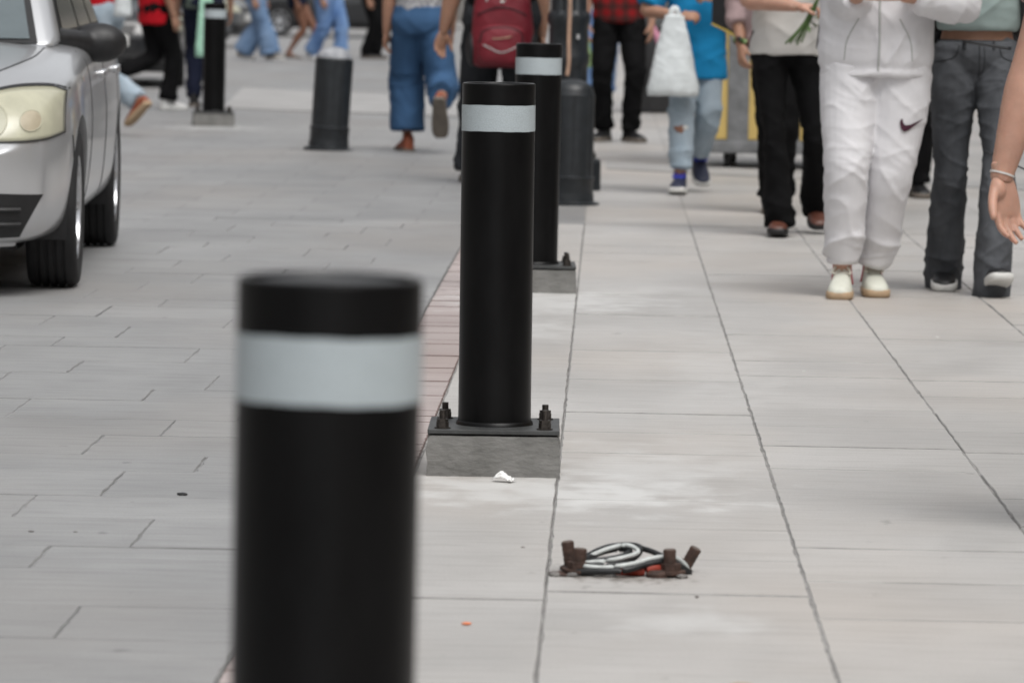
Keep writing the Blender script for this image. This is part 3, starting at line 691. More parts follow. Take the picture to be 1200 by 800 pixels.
def make_car(paint):
    root = empty('car')
    body = link_mesh('body', CAR_BODY.copy(), paint, root, sharp=40)
    for y in (0, 2.49):
        for sx in (-1, 1):
            rows = [[(x*sx, y+.326*math.cos(a), .30+.326*math.sin(a)) for a in np.linspace(-.35, math.pi+.35, 24)] for x in (.525, .80)]
            MB().grid(rows).build('arch_liner', 'car_trim', body)
    MB().box(-.62, .62, -.30, 3.0, .15, .23).build('underside', 'car_trim', body, smooth=False)
    # cabin
    v = [(-.715, .46, .86), (.715, .46, .86), (.735, 2.98, .88), (-.735, 2.98, .88), (-.545, 1.22, 1.41), (.545, 1.22, 1.41), (.545, 2.62, 1.43), (-.545, 2.62, 1.43)]
    cab = MB().add(v, [(0, 3, 2, 1), (4, 5, 6, 7), (0, 1, 5, 4), (1, 2, 6, 5), (2, 3, 7, 6), (3, 0, 4, 7)]).build('cabin', paint, root, bevel=0.05, bseg=3)
    V_ = [A(*p) for p in v]
    def win(q, u0, u1, w0, w1, name, m, off=0.006, parent=cab, slant=0.0):
        a, b, c, d = [V_[i] for i in q]; P = []
        nrm = unit(np.cross(b-a, d-a))
        for j in range(6):
            t = w0+(w1-w0)*j/5; row = []
            for i in range(9):
                u = u0+slant*t+(u1-u0-slant*t*0)*i/8 if False else u0+(u1-u0)*i/8
                row.append((a+(b-a)*u)*(1-t)+(d+(c-d)*u)*t+nrm*off)
            P.append(row)
        return MB().grid(P).build(name, m, parent)
    win((0, 1, 5, 4), .055, .945, .03, .93, 'windscreen_surround', 'car_trim', .003)
    win((0, 1, 5, 4), .075, .925, .055, .91, 'windscreen', 'screen_glass', .007)
    for q in ((1, 2, 6, 5), (3, 0, 4, 7)):
        rev = q[0] == 3
        f = (lambda a, b: (1-b, 1-a)) if rev else (lambda a, b: (a, b))
        win(q, *f(.06, .97), .08, .90, 'window_surround', 'car_trim', .003)
        win(q, *f(.10, .44), .11, .87, 'window', 'car_glass', .007); win(q, *f(.47, .74), .11, .87, 'window', 'car_glass', .007); win(q, *f(.77, .93), .11, .87, 'window', 'car_glass', .007)
    win((2, 3, 7, 6), .10, .90, .12, .88, 'rear_window', 'car_glass', .006)
    # front: headlights, grilles, badge-free nose
    for sx in (1, -1):
        top = [(.40*sx, .665), (.50*sx, .708), (.62*sx, .738), (.735*sx, .742), (.792*sx, .725)]; bot = [(.40*sx, .555), (.52*sx, .552), (.64*sx, .552), (.74*sx, .560), (.797*sx, .580)]
        G = patch(top, bot, 26, 12, 'front', 0.006, 0); h = MB().grid(G).build('headlight', 'lamp_lens', root)
        md = h.modifiers.new('s', 'SOLIDIFY'); md.thickness = 0.008; md.offset = -1
        rim = [row[0] for row in G]+list(G[-1][1:])+[row[-1] for row in G[::-1][1:]]+list(G[0][::-1][1:])
        MB().tube(rim, .0030, 6).build('lens_edge', 'car_trim', h)
        for (cx, cz, r, m) in ((.545, .625, .062, 'lamp_bowl'), (.690, .625, .036, 'lamp_amber')):
            rows = []
            for k in range(4):
                rows.append([tuple(q) for q in project(CAR_BVH, [(cx*sx+r*(k/3)*math.cos(a), -3, cz+r*(k/3)*math.sin(a)) for a in np.linspace(0, 2*math.pi, 25)], (0, 1, 0), 0.0085)])
            MB().grid(rows).build('reflector', m, h)
            q = [tuple(a) for a in project(CAR_BVH, [(cx*sx+r*1.02*math.cos(a), -3, cz+r*1.02*math.sin(a)) for a in np.linspace(0, 2*math.pi, 33)], (0, 1, 0), 0.008)]
            MB().tube(q, .0035 if r > .05 else .002, 6).build('reflector_ring', 'lamp_lens', h)
        rows = patch([(.34*sx, .660), (.40*sx, .676), (.50*sx, .718), (.62*sx, .748), (.735*sx, .752), (.80*sx, .734)], [(.34*sx, .651), (.40*sx, .668), (.50*sx, .711), (.62*sx, .741), (.735*sx, .745), (.80*sx, .727)], 26, 3, 'front', 0.003, 0)
        MB().grid(rows).build('headlight_gap', 'car_trim', body)
        # seams: bonnet edge, doors, sill
        seam([(.43*sx, -.54), (.56*sx, -.30), (.64*sx, .05), (.66*sx, .44)], 'top', .0028, 'bonnet_gap', 'car_trim', body)
        side = 'left' if sx > 0 else 'right'
        for pts in ([(.42, .30), (.50, .5), (.60, .85)], [(1.42, .24), (1.44, .5), (1.46, .86)], [(2.16, .42), (2.28, .6), (2.42, .86)]):
            seam(pts, side, .0018, 'door_gap', 'car_trim', body)
        seam([(-.30, .565), (-.28, .5), (-.26, .45)], side, .003, 'bumper_gap', 'car_trim', body)
        for y0 in (1.20, 2.12):
            G = patch([(y0, .765), (y0+.16, .770)], [(y0, .738), (y0+.16, .743)], 8, 4, side, 0.022, 0); hd = MB().grid(G).build('door_handle', 'rim' if paint == 'car_silver' else paint, root)
            md = hd.modifiers.new('s', 'SOLIDIFY'); md.thickness = 0.03; md.offset = -1
        G = patch([(2.97, .86), (3.12, .84)], [(2.97, .60), (3.14, .60)], 8, 8, side, 0.004, 0); MB().grid(G).build('tail_light', 'tail_red', root)
        # mirror
        mb = MB(); mb.add(*ellipsoid((.835*sx, .93, .878), (.112, .085, .078))); mb.box(min(.755*sx, .905*sx), max(.755*sx, .905*sx), .90, .99, .815, .94)
        mb.tube([(.62*sx, .70, .900), (.70*sx, .78, .893), (.80*sx, .90, .875)], [(.06, .045), (.06, .042), (.05, .045)], 12, ref=(0, 1, 0))
        me = remesh(mb, .010, 6); mr = link_mesh('mirror', me, 'car_trim', root)
        MB().grid([[(x*sx, .998, z) for x in (.775, .84, .91)] for z in (.83, .87, .915)]).build('mirror_glass', 'screen_glass', mr)
    G = patch([(-.735, .366), (-.3, .378), (.3, .378), (.735, .366)], [(-.655, .215), (-.3, .205), (.3, .205), (.655, .215)], 40, 9, 'front', 0.004, 0)
    gr = MB().grid(G).build('lower_grille', 'car_trim', root)
    for k in range(2):
        z = .262+.052*k; q = project(CAR_BVH, [(x, -3, z) for x in np.linspace(-.66, .66, 40)], (0, 1, 0), .010); MB().tube([tuple(a) for a in q], .009, 8).build('slat', 'car_trim', gr)
    G = patch([(-.34, .625), (0, .64), (.34, .625)], [(-.30, .53), (0, .525), (.30, .53)], 24, 7, 'front', 0.004, 0); MB().grid(G).build('grille', 'car_trim', root)
    q = project(CAR_BVH, [(x, -3, .190) for x in np.linspace(-.70, .70, 40)], (0, 1, 0), .004); MB().tube([tuple(a) for a in q], .012, 8).build('chin_lip', paint, root)
    MB().box(-.26, .26, -.772, -.752, .415, .53).build('number_plate', 'sole_white', root, bevel=.003, smooth=False)
    MB().box(-.26, .26, 3.192, 3.21, .50, .62).build('number_plate', 'sole_white', root, bevel=.003, smooth=False)
    MB().tube([(-.45, .52, .925), (-.1, .50, .94), (.42, .54, .935)], .009, 8, m=20).build('wiper', 'car_trim', root)
    # wheels
    for y in (0, 2.49):
        for sx in (-1, 1):
            w = empty('wheel', (.736*sx, y, .29)); w.parent = root
            prof = [(.185, -.082), (.235, -.092), (.272, -.090), (.284, -.080), (.2885, -.066)]
            for gx in (-.045, -.015, .015, .045): prof += [(.290, gx-.007), (.283, gx-.004), (.283, gx+.004), (.290, gx+.007)]
            prof += [(.2885, .066), (.284, .080), (.272, .090), (.235, .092), (.185, .082)]
            MB().lathe(prof, 64, axis='x', caps=False).build('tyre', 'tyre', w, sharp=50)
            mb = MB(); mb.lathe([(.195, -.07*sx), (.197, .070*sx), (.188, .084*sx), (.178, .080*sx), (.172, .02*sx)], 48, axis='x', caps=False)
            mb.lathe([(.0, .052*sx), (.035, .055*sx), (.05, .045*sx), (.05, .0)], 24, axis='x', caps=False)
            for k in range(7):
                a = 2*math.pi*k/7; d = A(0, math.cos(a), math.sin(a))
                mb.tube([A(.045*sx, 0, 0)+d*.03, A(.060*sx, 0, 0)+d*.11, A(.066*sx, 0, 0)+d*.183], [(.022, .012), (.016, .012), (.024, .014)], 8, ref=np.cross(A(1, 0, 0), d), m=8)
            mb.build('rim', 'rim', w, sharp=40)
            MB().lathe([(.18, -.05*sx), (.0, -.05*sx)], 32, axis='x', caps=False).build('brake_disc', 'plate_steel', w)
    return root
car = make_car('car_silver'); car.location = (-2.752, 16.17, 0); car.rotation_euler = (0, 0, R(3.2))
tag(car, 'silver hatchback with a yellowed headlight, cut off by the left edge', 'car')
for k, (m, y0) in enumerate((('flag_green', .235), ('flag_white', .250), ('flag_red', .265))):     # small tricolour emblem on the wing
    G = patch([(y0, .765), (y0+.014, .765)], [(y0, .745), (y0+.014, .745)], 3, 3, 'left', .002, 0); MB().grid(G).build('tricolour_stripe', m, car)
for z0 in (1.02, 1.055):
    t = (z0-.86)/.55; MB().grid([[(x, .46+.76*(t+dt)-.009, .86+.55*(t+dt)+.006) for x in (.33, .40, .47)] for dt in (0, .02)]).build('windscreen_sticker', 'sole_white', car)
def repaint(root, old, new):
    for o in bpy.data.objects:
        p = o
        while p.parent: p = p.parent
        if p == root and o.type == 'MESH' and o.data.materials and o.data.materials[0].name == old:
            o.material_slots[0].link = 'OBJECT'; o.material_slots[0].material = MATS[new]
for (x, y, rz, m, lab) in [(-5.15, 45.2, 6, 'car_black', 'black parked car behind the red shirted walker'),
                           (-6.5, 71.0, 82, 'car_grey', 'dark grey car crossing behind the wide leg jeans'),
                           (-3.9, 86.0, 95, 'car_black', 'black car far behind the faded jeans walker'),
                           (-9.9, 64.0, 80, 'car_white', 'white car far behind the farthest black bollard'),
                           (2.2, 92.0, 90, 'car_grey', 'grey car at the far end of the street behind the lamp post')]:
    c = copy_tree(car); c.location = (x, y, 0); c.rotation_euler = (0, 0, R(rz)); tag(c, lab, 'car')
    for ch in [q for q in bpy.data.objects if q.parent == c and q.name.split('.')[0] in ('tricolour_stripe', 'windscreen_sticker')]: bpy.data.objects.remove(ch)
    repaint(c, 'car_silver', m)

# ================================================================== people
def ik(a, b, l1, l2, pole):
    d = b-a; L = min(np.linalg.norm(d), (l1+l2)*.9995); u = unit(d); c = (l1*l1+L*L-l2*l2)/(2*l1*L); c = max(-1, min(1, c))
    p = pole-(pole@u)*u; return a+u*l1*c+unit(p)*l1*math.sqrt(max(0, 1-c*c))
def rotm(yaw, pitch):
    cy, sy = math.cos(yaw), math.sin(yaw); cp, sp = math.cos(-pitch), math.sin(-pitch)
    return np.array([[cy, -sy, 0], [sy, cy, 0], [0, 0, 1]]) @ np.array([[1, 0, 0], [0, cp, -sp], [0, sp, cp]])
def ridged(P, seed): return 1-np.abs(2*vnoise(P, seed)-1)
def fold(me, amp, weights, seed=0, freq=1.0, cx=0.0):
    """drapery: soft drapes down the cloth, creases running across and slantwise, strongest where the cloth bunches"""
    P = get_co(me); N = get_no(me); z = P[:, 2]
    w = np.full(len(P), float(weights.get('base', .35)))
    for (zc, s, k) in weights.get('at', []): w = w+k*np.exp(-((z-zc)/s)**2)
    warp = np.stack([vnoise(P*4.3*freq+7.1, seed+20), vnoise(P*4.7*freq+3.3, seed+21), vnoise(P*4.1*freq+11, seed+22)], 1)-.5
    Q = P+warp*.16/freq; side = np.tanh((P[:, 0]-cx)*14)
    a1 = Q*np.array([4.5, 4.5, 0])*freq; a1[:, 2] = (Q[:, 2]*9.0+side*Q[:, 0]*4.0)*freq+1.7*seed
    a2 = Q*np.array([5.0, 5.0, 0])*freq+13.7; a2[:, 2] = (Q[:, 2]*12.0-side*Q[:, 0]*9.0+Q[:, 1]*5)*freq
    r1 = ridged(a1*1.25, seed)**3.0; r2 = ridged(a2*1.2, seed+1)**3.4
    f3 = vnoise(Q*np.array([9, 9, 2.2])*freq+5.5, seed+2); f4 = vnoise(Q*np.array([24, 24, 30])*freq, seed+3)
    f5 = ridged(Q*np.array([11, 11, 27])*freq+31, seed+4)**3
    d = amp*(.28*w*(f5-.22)+w*(.85*(r1-.30)+.75*(r2-.26))+.22*w*(f4-.5)+.75*(f3-.5))
    set_co(me, P+N*d[:, None])
def hand_mb(wrist, d, palm, thumb, size, curl, spread=0.10, thumb_out=0.6):
    """palm, four fingers of unequal length bent at the knuckles, a thumb leaving the side of the palm"""
    s = size/.19; d = unit(d); palm = unit(palm-(palm@d)*d) if True else palm; side = np.cross(d, palm)
    if side@thumb < 0: side = -side
    mb = MB(); W = np.asarray(wrist, float)
    mb.tube([W-d*.03*s, W+d*.004*s, W+d*.03*s, W+d*.062*s, W+d*.092*s, W+d*.100*s], [(.026*s, .019*s), (.026*s, .018*s), (.034*s, .0175*s), (.041*s, .0155*s), (.041*s, .0130*s), (.036*s, .0100*s)], 16, ref=side, m=14)
    mb.add(*ellipsoid(W+d*.035*s+side*.024*s+palm*.006*s, (.020*s, .020*s, .026*s)))
    for k, (o, L, r) in enumerate(((.0300, .070, .0088), (.0102, .079, .0090), (-.0098, .073, .0086), (-.0285, .058, .0078))):
        p = W+d*(.090-.004*abs(k-1))*s+side*o*s; ang = 0; dd = unit(d+side*o/.03*spread); pts = [p-dd*.015*s, p]; rad = [r*s*1.05, r*s*1.08]
        for seg, fr in ((0, .44), (1, .31), (2, .25)):
            ang += curl[k]*(0.6, 1.0, 0.7)[seg]; q = dd*math.cos(ang)+palm*math.sin(ang)
            p = p+q*L*fr*s; pts.append(p); rad.append(r*s*(1.0, .92, .72)[seg])
        mb.tube(pts, rad, 10, ref=side, m=14)
        mb.add(*ellipsoid(p, (r*s*.70,)*3, 10, 6))
    p = W+d*.022*s+side*.026*s+palm*.004*s; dd = unit(d+side*thumb_out+palm*.35); pts = [p-dd*.01*s, p]; rad = [.0125*s, .0130*s]
    for seg, L in ((0, .036), (1, .031), (2, .024)):
        q = unit(dd*math.cos(.22*seg)+d*.25*seg+palm*.18*seg); p = p+q*L*s; pts.append(p); rad.append((.0118, .0108, .0085)[seg]*s)
    mb.tube(pts, rad, 10, ref=palm, m=14); mb.add(*ellipsoid(p, (.0082*s,)*3, 10, 6))
    return mb
def append_mesh(mb, me):
    mb.add([v.co[:] for v in me.vertices], [p.vertices[:] for p in me.polygons]); bpy.data.meshes.remove(me)
def shoe_pts(L): return [(.27, .020, .045), (.25, .029, .066), (.17, .035, .082), (.02, .037, .088), (-.15, .040, .080), (-.32, .0455, .062), (-.48, .047, .050), (-.62, .043, .041), (-.70, .034, .034), (-.74, .020, .024)]
def shoe(root, ankle, M, sc, style):
    M = M*style.get('k', 1.0)
    L = .268*sc; zb = -.085*sc
    up, sole_m, lace_m = style['upper'], style['sole'], style.get('lace')
    mb = MB(); rows = []
    for (y, w, hgt) in shoe_pts(L):
        hgt *= style.get('tall', 1.0); row = []
        for a in np.linspace(0, math.pi, 11): row.append((w*1.0*sc*math.copysign(abs(math.cos(a))**.75, math.cos(a)), y*L, zb+.018*sc+(hgt-.010)*sc*abs(math.sin(a))**.8))
        row += [(-w*sc, y*L, zb+.012*sc), (w*sc, y*L, zb+.012*sc)]; rows.append(row)
    n = len(rows[0]); mb.grid(rows, closed=True); mb.add(rows[0], [tuple(range(n))]); mb.add(rows[-1], [tuple(range(n))])
    ch = style.get('collar', .02)
    if not style.get('open'):
        mb.tube([(0, .10*L, zb+.04*sc), (0, .095*L, zb+.085*sc), (0, .09*L, zb+(.085+ch)*sc)], [(.036*sc, .048*sc), (.036*sc, .046*sc), (.037*sc, .047*sc)], 16)
    me = remesh(mb, .0055, 4); set_co(me, get_co(me) @ M.T+ankle)
    o = link_mesh('shoe', me, up, root)
    # sole: outline with a rounded rim
    out = shoe_pts(L); th = style.get('thick', .026)*sc; e = .004*sc
    xy = [((w+.0045)*sc, y*L) for y, w, _ in out]+[(-(w+.0045)*sc, y*L) for y, w, _ in out[::-1]]; k = len(xy)
    rings = [[(x*q, y*(1+(q-1)*.35), z) for x, y in xy] for q, z in ((.90, zb), (1.0, zb+.006*sc), (1.0, zb+th), (.94, zb+th+.003))]
    mb = MB(); mb.grid(rings, closed=True); mb.add(rings[0], [tuple(range(k))]); mb.add(rings[-1], [tuple(range(k))])
    me = mb.mesh('sole'); set_co(me, get_co(me) @ M.T+ankle); link_mesh('sole', me, sole_m, o, sharp=60)
    if lace_m:
        mb = MB()
        for i in range(5):
            y = (-.10-.065*i)*L; zt = zb+(.092-.0105*i*1.1)*sc*style.get('tall', 1.0)
            for s in (-1, 1): mb.tube([(-.024*s*sc, y, zt-.010*sc), (0, y-.018*L, zt+.002*sc), (.024*s*sc, y-.04*L, zt-.012*sc)], .0048*sc, 6, m=8)
        for s in (-1, 1):
            mb.tube([(0, -.07*L, zb+.100*sc), (.022*s*sc, -.12*L, zb+.112*sc), (.034*s*sc, -.2*L, zb+.090*sc), (.012*s*sc, -.16*L, zb+.092*sc), (0, -.09*L, zb+.098*sc)], .0045*sc, 6, m=16)
        me = mb.mesh('lace'); set_co(me, get_co(me) @ M.T+ankle); link_mesh('lace', me, lace_m, o)
    if style.get('lining'):
        mb = MB(); mb.tube([(0, .092*L, zb+(.083+ch)*sc), (0, .09*L, zb+(.091+ch)*sc)], [(.0385*sc, .0490*sc), (.037*sc, .047*sc)], 24)
        mb.tube([(0.03*sc, .0*L, zb+(.088+ch)*sc), (.036*sc, .06*L, zb+.07*sc), (.039*sc, .12*L, zb+.045*sc)], .004*sc, 6, m=8)
        mb.tube([(-.03*sc, .0*L, zb+(.088+ch)*sc), (-.036*sc, .06*L, zb+.07*sc), (-.039*sc, .12*L, zb+.045*sc)], .004*sc, 6, m=8)
        me = mb.mesh('lining'); set_co(me, get_co(me) @ M.T+ankle); link_mesh('lining', me, style['lining'], o)
    return o
def person(label, loc, rot, h, hip=(0, 0), sep=None, legs=None, hands=None, lean=(0, 0), skin='skin_tan', hair='hair_black', hair_long=False,
           trousers=None, top=None, shoes=None, res=.010, seed=0, hand_detail=.0055, zhip=None, barefoot=False):
    root = empty('person', (loc[0], loc[1], 0), R(rot)); tag(root, label, 'person', 'people walking in the street')
    sc = h/1.68; sep = sep or .052*h; J = {}
    l1, l2 = .250*h, .240*h; zh = zhip or .520*h
    feet = {}
    for s in 'ab':
        ax, ay, az, fy, fp = legs[s]; M = rotm(R(fy), R(fp)); L = .268*sc
        P = np.array([(w*sc*k, y*L, -.085*sc) for y, w, _ in shoe_pts(L) for k in (-1, 1)]) @ M.T
        if az is None: az = -P[:, 2].min()
        else: az = az-P[:, 2].min()
        feet[s] = (A(ax, ay, az), M, fy)
        hx = hip[0]+(-sep if s == 'a' else sep); dxy = math.hypot(ax-hx, ay-hip[1]); mx = (l1+l2)*.995
        zh = min(zh, az+math.sqrt(max(.01, mx*mx-dxy*dxy)))
    pel = A(hip[0], hip[1], zh); chest = A(hip[0]+lean[0], hip[1]+lean[1], zh+.305*h)
    body = MB()
    up = lambda t, dz=0: pel+(chest-pel)*t+A(0, 0, dz)
    body.tube([up(-.02), up(.06), up(.32), up(.70), up(.95), up(1.06)], [(.080*h, .060*h), (.092*h, .064*h), (.078*h, .054*h), (.092*h, .062*h), (.080*h, .050*h), (.04*h, .035*h)], 18, m=22)
    nk = up(1.0); hd = nk+A(0, -.012*h, .112*h)
    body.tube([nk-A(0, 0, .02*h), nk+A(0, -.004*h, .035*h), hd-A(0, 0, .02*h)], [.036*h, .031*h, .032*h], 14)
    body.add(*ellipsoid(hd+A(0, .006*h, .012*h), (.0435*h, .054*h, .058*h))); body.add(*ellipsoid(hd+A(0, -.014*h, -.028*h), (.034*h, .038*h, .040*h)))
    body.tube([hd+A(0, -.046*h, .012*h), hd+A(0, -.060*h, -.010*h), hd+A(0, -.048*h, -.018*h)], [.007*h, .0105*h, .008*h], 8)
    for s in (-1, 1): body.add(*ellipsoid(hd+A(s*.045*h, .006*h, -.002*h), (.007*h, .012*h, .019*h), 8, 6))
    hand_meshes = []
    for s in 'ab':
        sx = -1 if s == 'a' else 1
        hp = pel+A(sx*sep, 0, 0); an, M, fy = feet[s]
        pole = A(math.sin(R(fy))*.6, -1, 0); kn = ik(hp, an, l1, l2, pole); J['hip'+s], J['knee'+s], J['ank'+s] = hp, kn, an
        body.tube([hp+A(0, 0, .02*h), (hp+kn)/2, kn, kn+(an-kn)*.3, kn+(an-kn)*.75, an], [r*h*(trousers.get('skin', .70) if trousers else 1.0) for r in (.050, .042, .031, .033)]+[.022*h, .020*h], 14, m=20)
        if barefoot or (shoes and shoes.get('open')):
            L = .255*sc; pts = np.array([(0, .16*L, -.045*sc), (0, 0, -.03*sc), (0, -.3*L, -.055*sc), (0, -.62*L, -.068*sc)]) @ M.T+an
            body.tube(pts, [(.028*sc, .03*sc), (.034*sc, .042*sc), (.042*sc, .022*sc), (.036*sc, .011*sc)], 12, m=12)
        sh = chest+A(sx*.106*h, 0, -.012*h); T = hands.get(s) if hands else None
        if T is None: T = dict(p=(sh[0]+sx*.03*h, sh[1]-.03*h, sh[2]-.318*h))
        wr = A(*T['p']); el = ik(sh, wr, .178*h, .152*h, A(*T.get('pole', (sx*.4, 1, 0)))); wr = el+unit(wr-el)*min(np.linalg.norm(wr-el), .154*h)
        J['sh'+s], J['el'+s], J['wr'+s] = sh, el, wr; fat = T.get('fat', 1.0)
        body.tube([sh-A(sx*.03*h, 0, 0), sh, (sh+el)/2, el, el+(wr-el)*.3, el+(wr-el)*.75, wr, wr+unit(wr-el)*.012*h],
                  [(.036*h), .031*h*fat, .027*h*fat, .0235*h*fat, .0245*h*fat, (.0185*h*fat), (.0160*h), (.0150*h)], 14, m=26)
        d = A(*T['d']) if 'd' in T else unit(wr-el); palm = A(*T.get('palm', (-sx, 0.2, 0))); th = A(*T.get('thumb', (0, -1, 0)))
        hm = hand_mb(wr, d, palm, th, .108*h, T.get('curl', (.35, .4, .45, .5)), T.get('spread', .08), T.get('tout', .6))
        hand_meshes.append(remesh(hm, hand_detail*sc, 3))
    bme = remesh(body, res, 3); mb = MB(); append_mesh(mb, bme)
    for hm in hand_meshes: append_mesh(mb, hm)
    b = mb.build('body', skin, root, sharp=None)
    for s in (-1, 1): MB().add(*ellipsoid(hd+A(s*.018*h, -.046*h, .004*h), (.009*h, .007*h, .0065*h), 10, 6)).build('eye', 'eye', b)
    MB().add(*ellipsoid(hd+A(0, -.0505*h, -.036*h), (.015*h, .006*h, .006*h), 10, 6)).build('mouth', 'lip', b)
    hb = MB(); hb.add(*ellipsoid(hd+A(0, .016*h, .022*h), (.050*h, .056*h, .056*h)))
    if hair_long: hb.tube([hd+A(0, .045*h, .02*h), hd+A(0, .058*h, -.06*h), hd+A(0, .065*h, -.17*h)], [(.045*h, .03*h), (.048*h, .026*h), (.035*h, .012*h)], 14, m=12)
    hm = remesh(hb, .012, 2); fold(hm, .01, dict(base=.6), seed); link_mesh('hair', hm, hair, root)
    if trousers:
        t = trousers; mb = MB(); wz = t.get('waist', zh+.075*h)
        for s in 'ab':
            prof = t['prof'] if isinstance(t['prof'], list) else t['prof'][s]
            hp, kn, an = J['hip'+s], J['knee'+s], J['ank'+s]; pts = []; rad = []
            for (u, rx, ry) in prof:
                p = hp+(kn-hp)*u if u <= 1 else kn+(an-kn)*(u-1)
                pts.append(p); rad.append((rx, ry))
            mb.tube(pts, rad, 24, m=34)
        px, py = t['pelvis']; cz = zh-t.get('rise', .045)*h
        mb.tube([A(pel[0], pel[1]+.01*h, cz), A(pel[0], pel[1]+.008*h, zh), A(pel[0], pel[1], (zh+wz)/2), A(pel[0]+lean[0]*.15, pel[1], wz)], [(px*.80, py*.80), (px, py*1.02), (px*.98, py), t.get('waist_r', (px*.93, py*.93))], 28, m=14, power=2.3)
        me = remesh(mb, t.get('res', res), t.get('smooth', 4)); zk = J['kneea'][2]
        fold(me, t.get('amp', .016), dict(base=t.get('base', .35), at=[(.06*h+.02, .07*h, t.get('stack', .9)), (zk-.02*h, .06*h, .55), (zh-.05*h, .05*h, .5)]), seed, t.get('freq', 1.0), pel[0])
        tr = link_mesh(t.get('name', 'trousers'), me, t['mat'], root); J['trousers'] = tr
        if t.get('belt'):
            k = 40; rows = []
            for dz in (-.018, .012):
                rows.append([(pel[0]+lean[0]*.15+1.015*t['waist_r'][0]*math.cos(a), pel[1]+1.015*t['waist_r'][1]*math.sin(a), wz+dz-.004) for a in np.linspace(0, 2*math.pi, k, endpoint=False)])
            o = MB().grid(rows, closed=True).build('waistband', t['belt'], tr); md = o.modifiers.new('s', 'SOLIDIFY'); md.thickness = .006
    if top:
        t = top; mb = MB(); hz = t['hem']; zt = chest[2]+.012*h; pts = []; rad = []
        for (u, rx, ry) in t['prof']:
            z = hz+(zt-hz)*u; k = (z-pel[2])/(chest[2]-pel[2]); c = pel+(chest-pel)*max(0, k); pts.append(A(c[0]+t.get('dx', 0)*(1-u), c[1], z)); rad.append((rx, ry))
        mb.tube(pts, rad, 28, m=30, power=2.2)
        for s in 'ab':
            sx = -1 if s == 'a' else 1; sh, el, wr = J['sh'+s], J['el'+s], J['wr'+s]; pts = [sh-A(sx*.05*h, 0, .01*h)]; sl = t['sleeve'][s] if isinstance(t['sleeve'], dict) else t['sleeve']; rad = [sl[0][1]]
            for (u, r) in sl:
                pts.append(sh+(el-sh)*u if u <= 1 else el+(wr-el)*(u-1)); rad.append(r)
            mb.tube(pts, rad, 16, m=20)
        me = remesh(mb, t.get('res', res), 4)
        fold(me, t.get('amp', .012), dict(base=t.get('base', .4), at=[(hz+.06*h, .06*h, .4)]), seed+9, t.get('freq', .8), pel[0])
        J['top'] = link_mesh(t.get('name', 'shirt'), me, t['mat'], root)
        if t.get('collar'): 
            MB().lathe([(.040*h, 0), (.046*h, .012*h), (.038*h, .026*h)], 24, tuple(up(1.02)), caps=False).build('collar', t['mat'], root)
    if shoes:
        for s in 'ab':
            st = shoes if 'upper' in shoes else shoes[s]
            if st: J['shoe'+s] = shoe(root, feet[s][0], feet[s][1], sc, st)
    J['root'] = root; J['pel'] = pel; J['chest'] = chest; J['zh'] = zh
    return J
def surf_line(obj, pts, w, name, m, d=(0, 1, 0), off=.001, k=30, flat=None):
    """a seam or trim line lying on a garment, seen along d in the garment's own space"""
    bv = bvh_of(obj.data); D = Vector(d); P = catmull([A(*p) for p in pts], k)
    q = project(bv, [Vector(p)-D*2 for p in P], D, off); q = [tuple(a) for a in q]
    return MB().tube(q, w if flat is None else [(w, flat)]*len(q), 6).build(name, m, obj)
def surf_patch(obj, outline, name, m, d=(0, 1, 0), off=.003, cut=.006):
    """a flat print following a garment: outline is a closed list of (x, z)"""
    bm = bmesh.new(); vs = [bm.verts.new((x, 0, z)) for x, z in outline]; f = bm.faces.new(vs); bmesh.ops.triangulate(bm, faces=[f])
    for _ in range(3): 
        ed = [e for e in bm.edges if e.calc_length() > cut]
        if ed: bmesh.ops.subdivide_edges(bm, edges=ed, cuts=1); bmesh.ops.triangulate(bm, faces=[q for q in bm.faces if len(q.verts) > 3])
    bv = bvh_of(obj.data); D = Vector(d)
    for v in bm.verts:
        hit = bv.ray_cast(Vector(v.co)-D*2, D)
        if hit[0]: v.co = hit[0]-D*off
    me = bpy.data.meshes.new(name); bm.to_mesh(me); bm.free()
    return link_mesh(name, me, m, obj)
SH = dict(
    cream=dict(upper='sneaker_cream', sole='sole_gum', lace='lace_cream', lining='lining_red', collar=.035, tall=1.12),
    black=dict(upper='shoe_black', sole='sole_grey', collar=.02), canvas=dict(upper='shoe_black', sole='sole_white', collar=.01),
    brown=dict(upper='shoe_brown', sole='shoe_black', collar=.005), mule=dict(upper='shoe_tan', sole='sole_grey', collar=.0, k=1.15), tan=dict(upper='shoe_tan', sole='sole_gum', open=True),
    navy=dict(upper='shoe_navy', sole='sole_white', lace='lace_blue', collar=.06, tall=1.1, k=1.12), white=dict(upper='shoe_white', sole='sole_white', collar=.02), grey=dict(upper='sole_grey', sole='sole_white', collar=.02),
    sandal=dict(upper='shoe_black', sole='sole_grey', open=True, tall=.5))

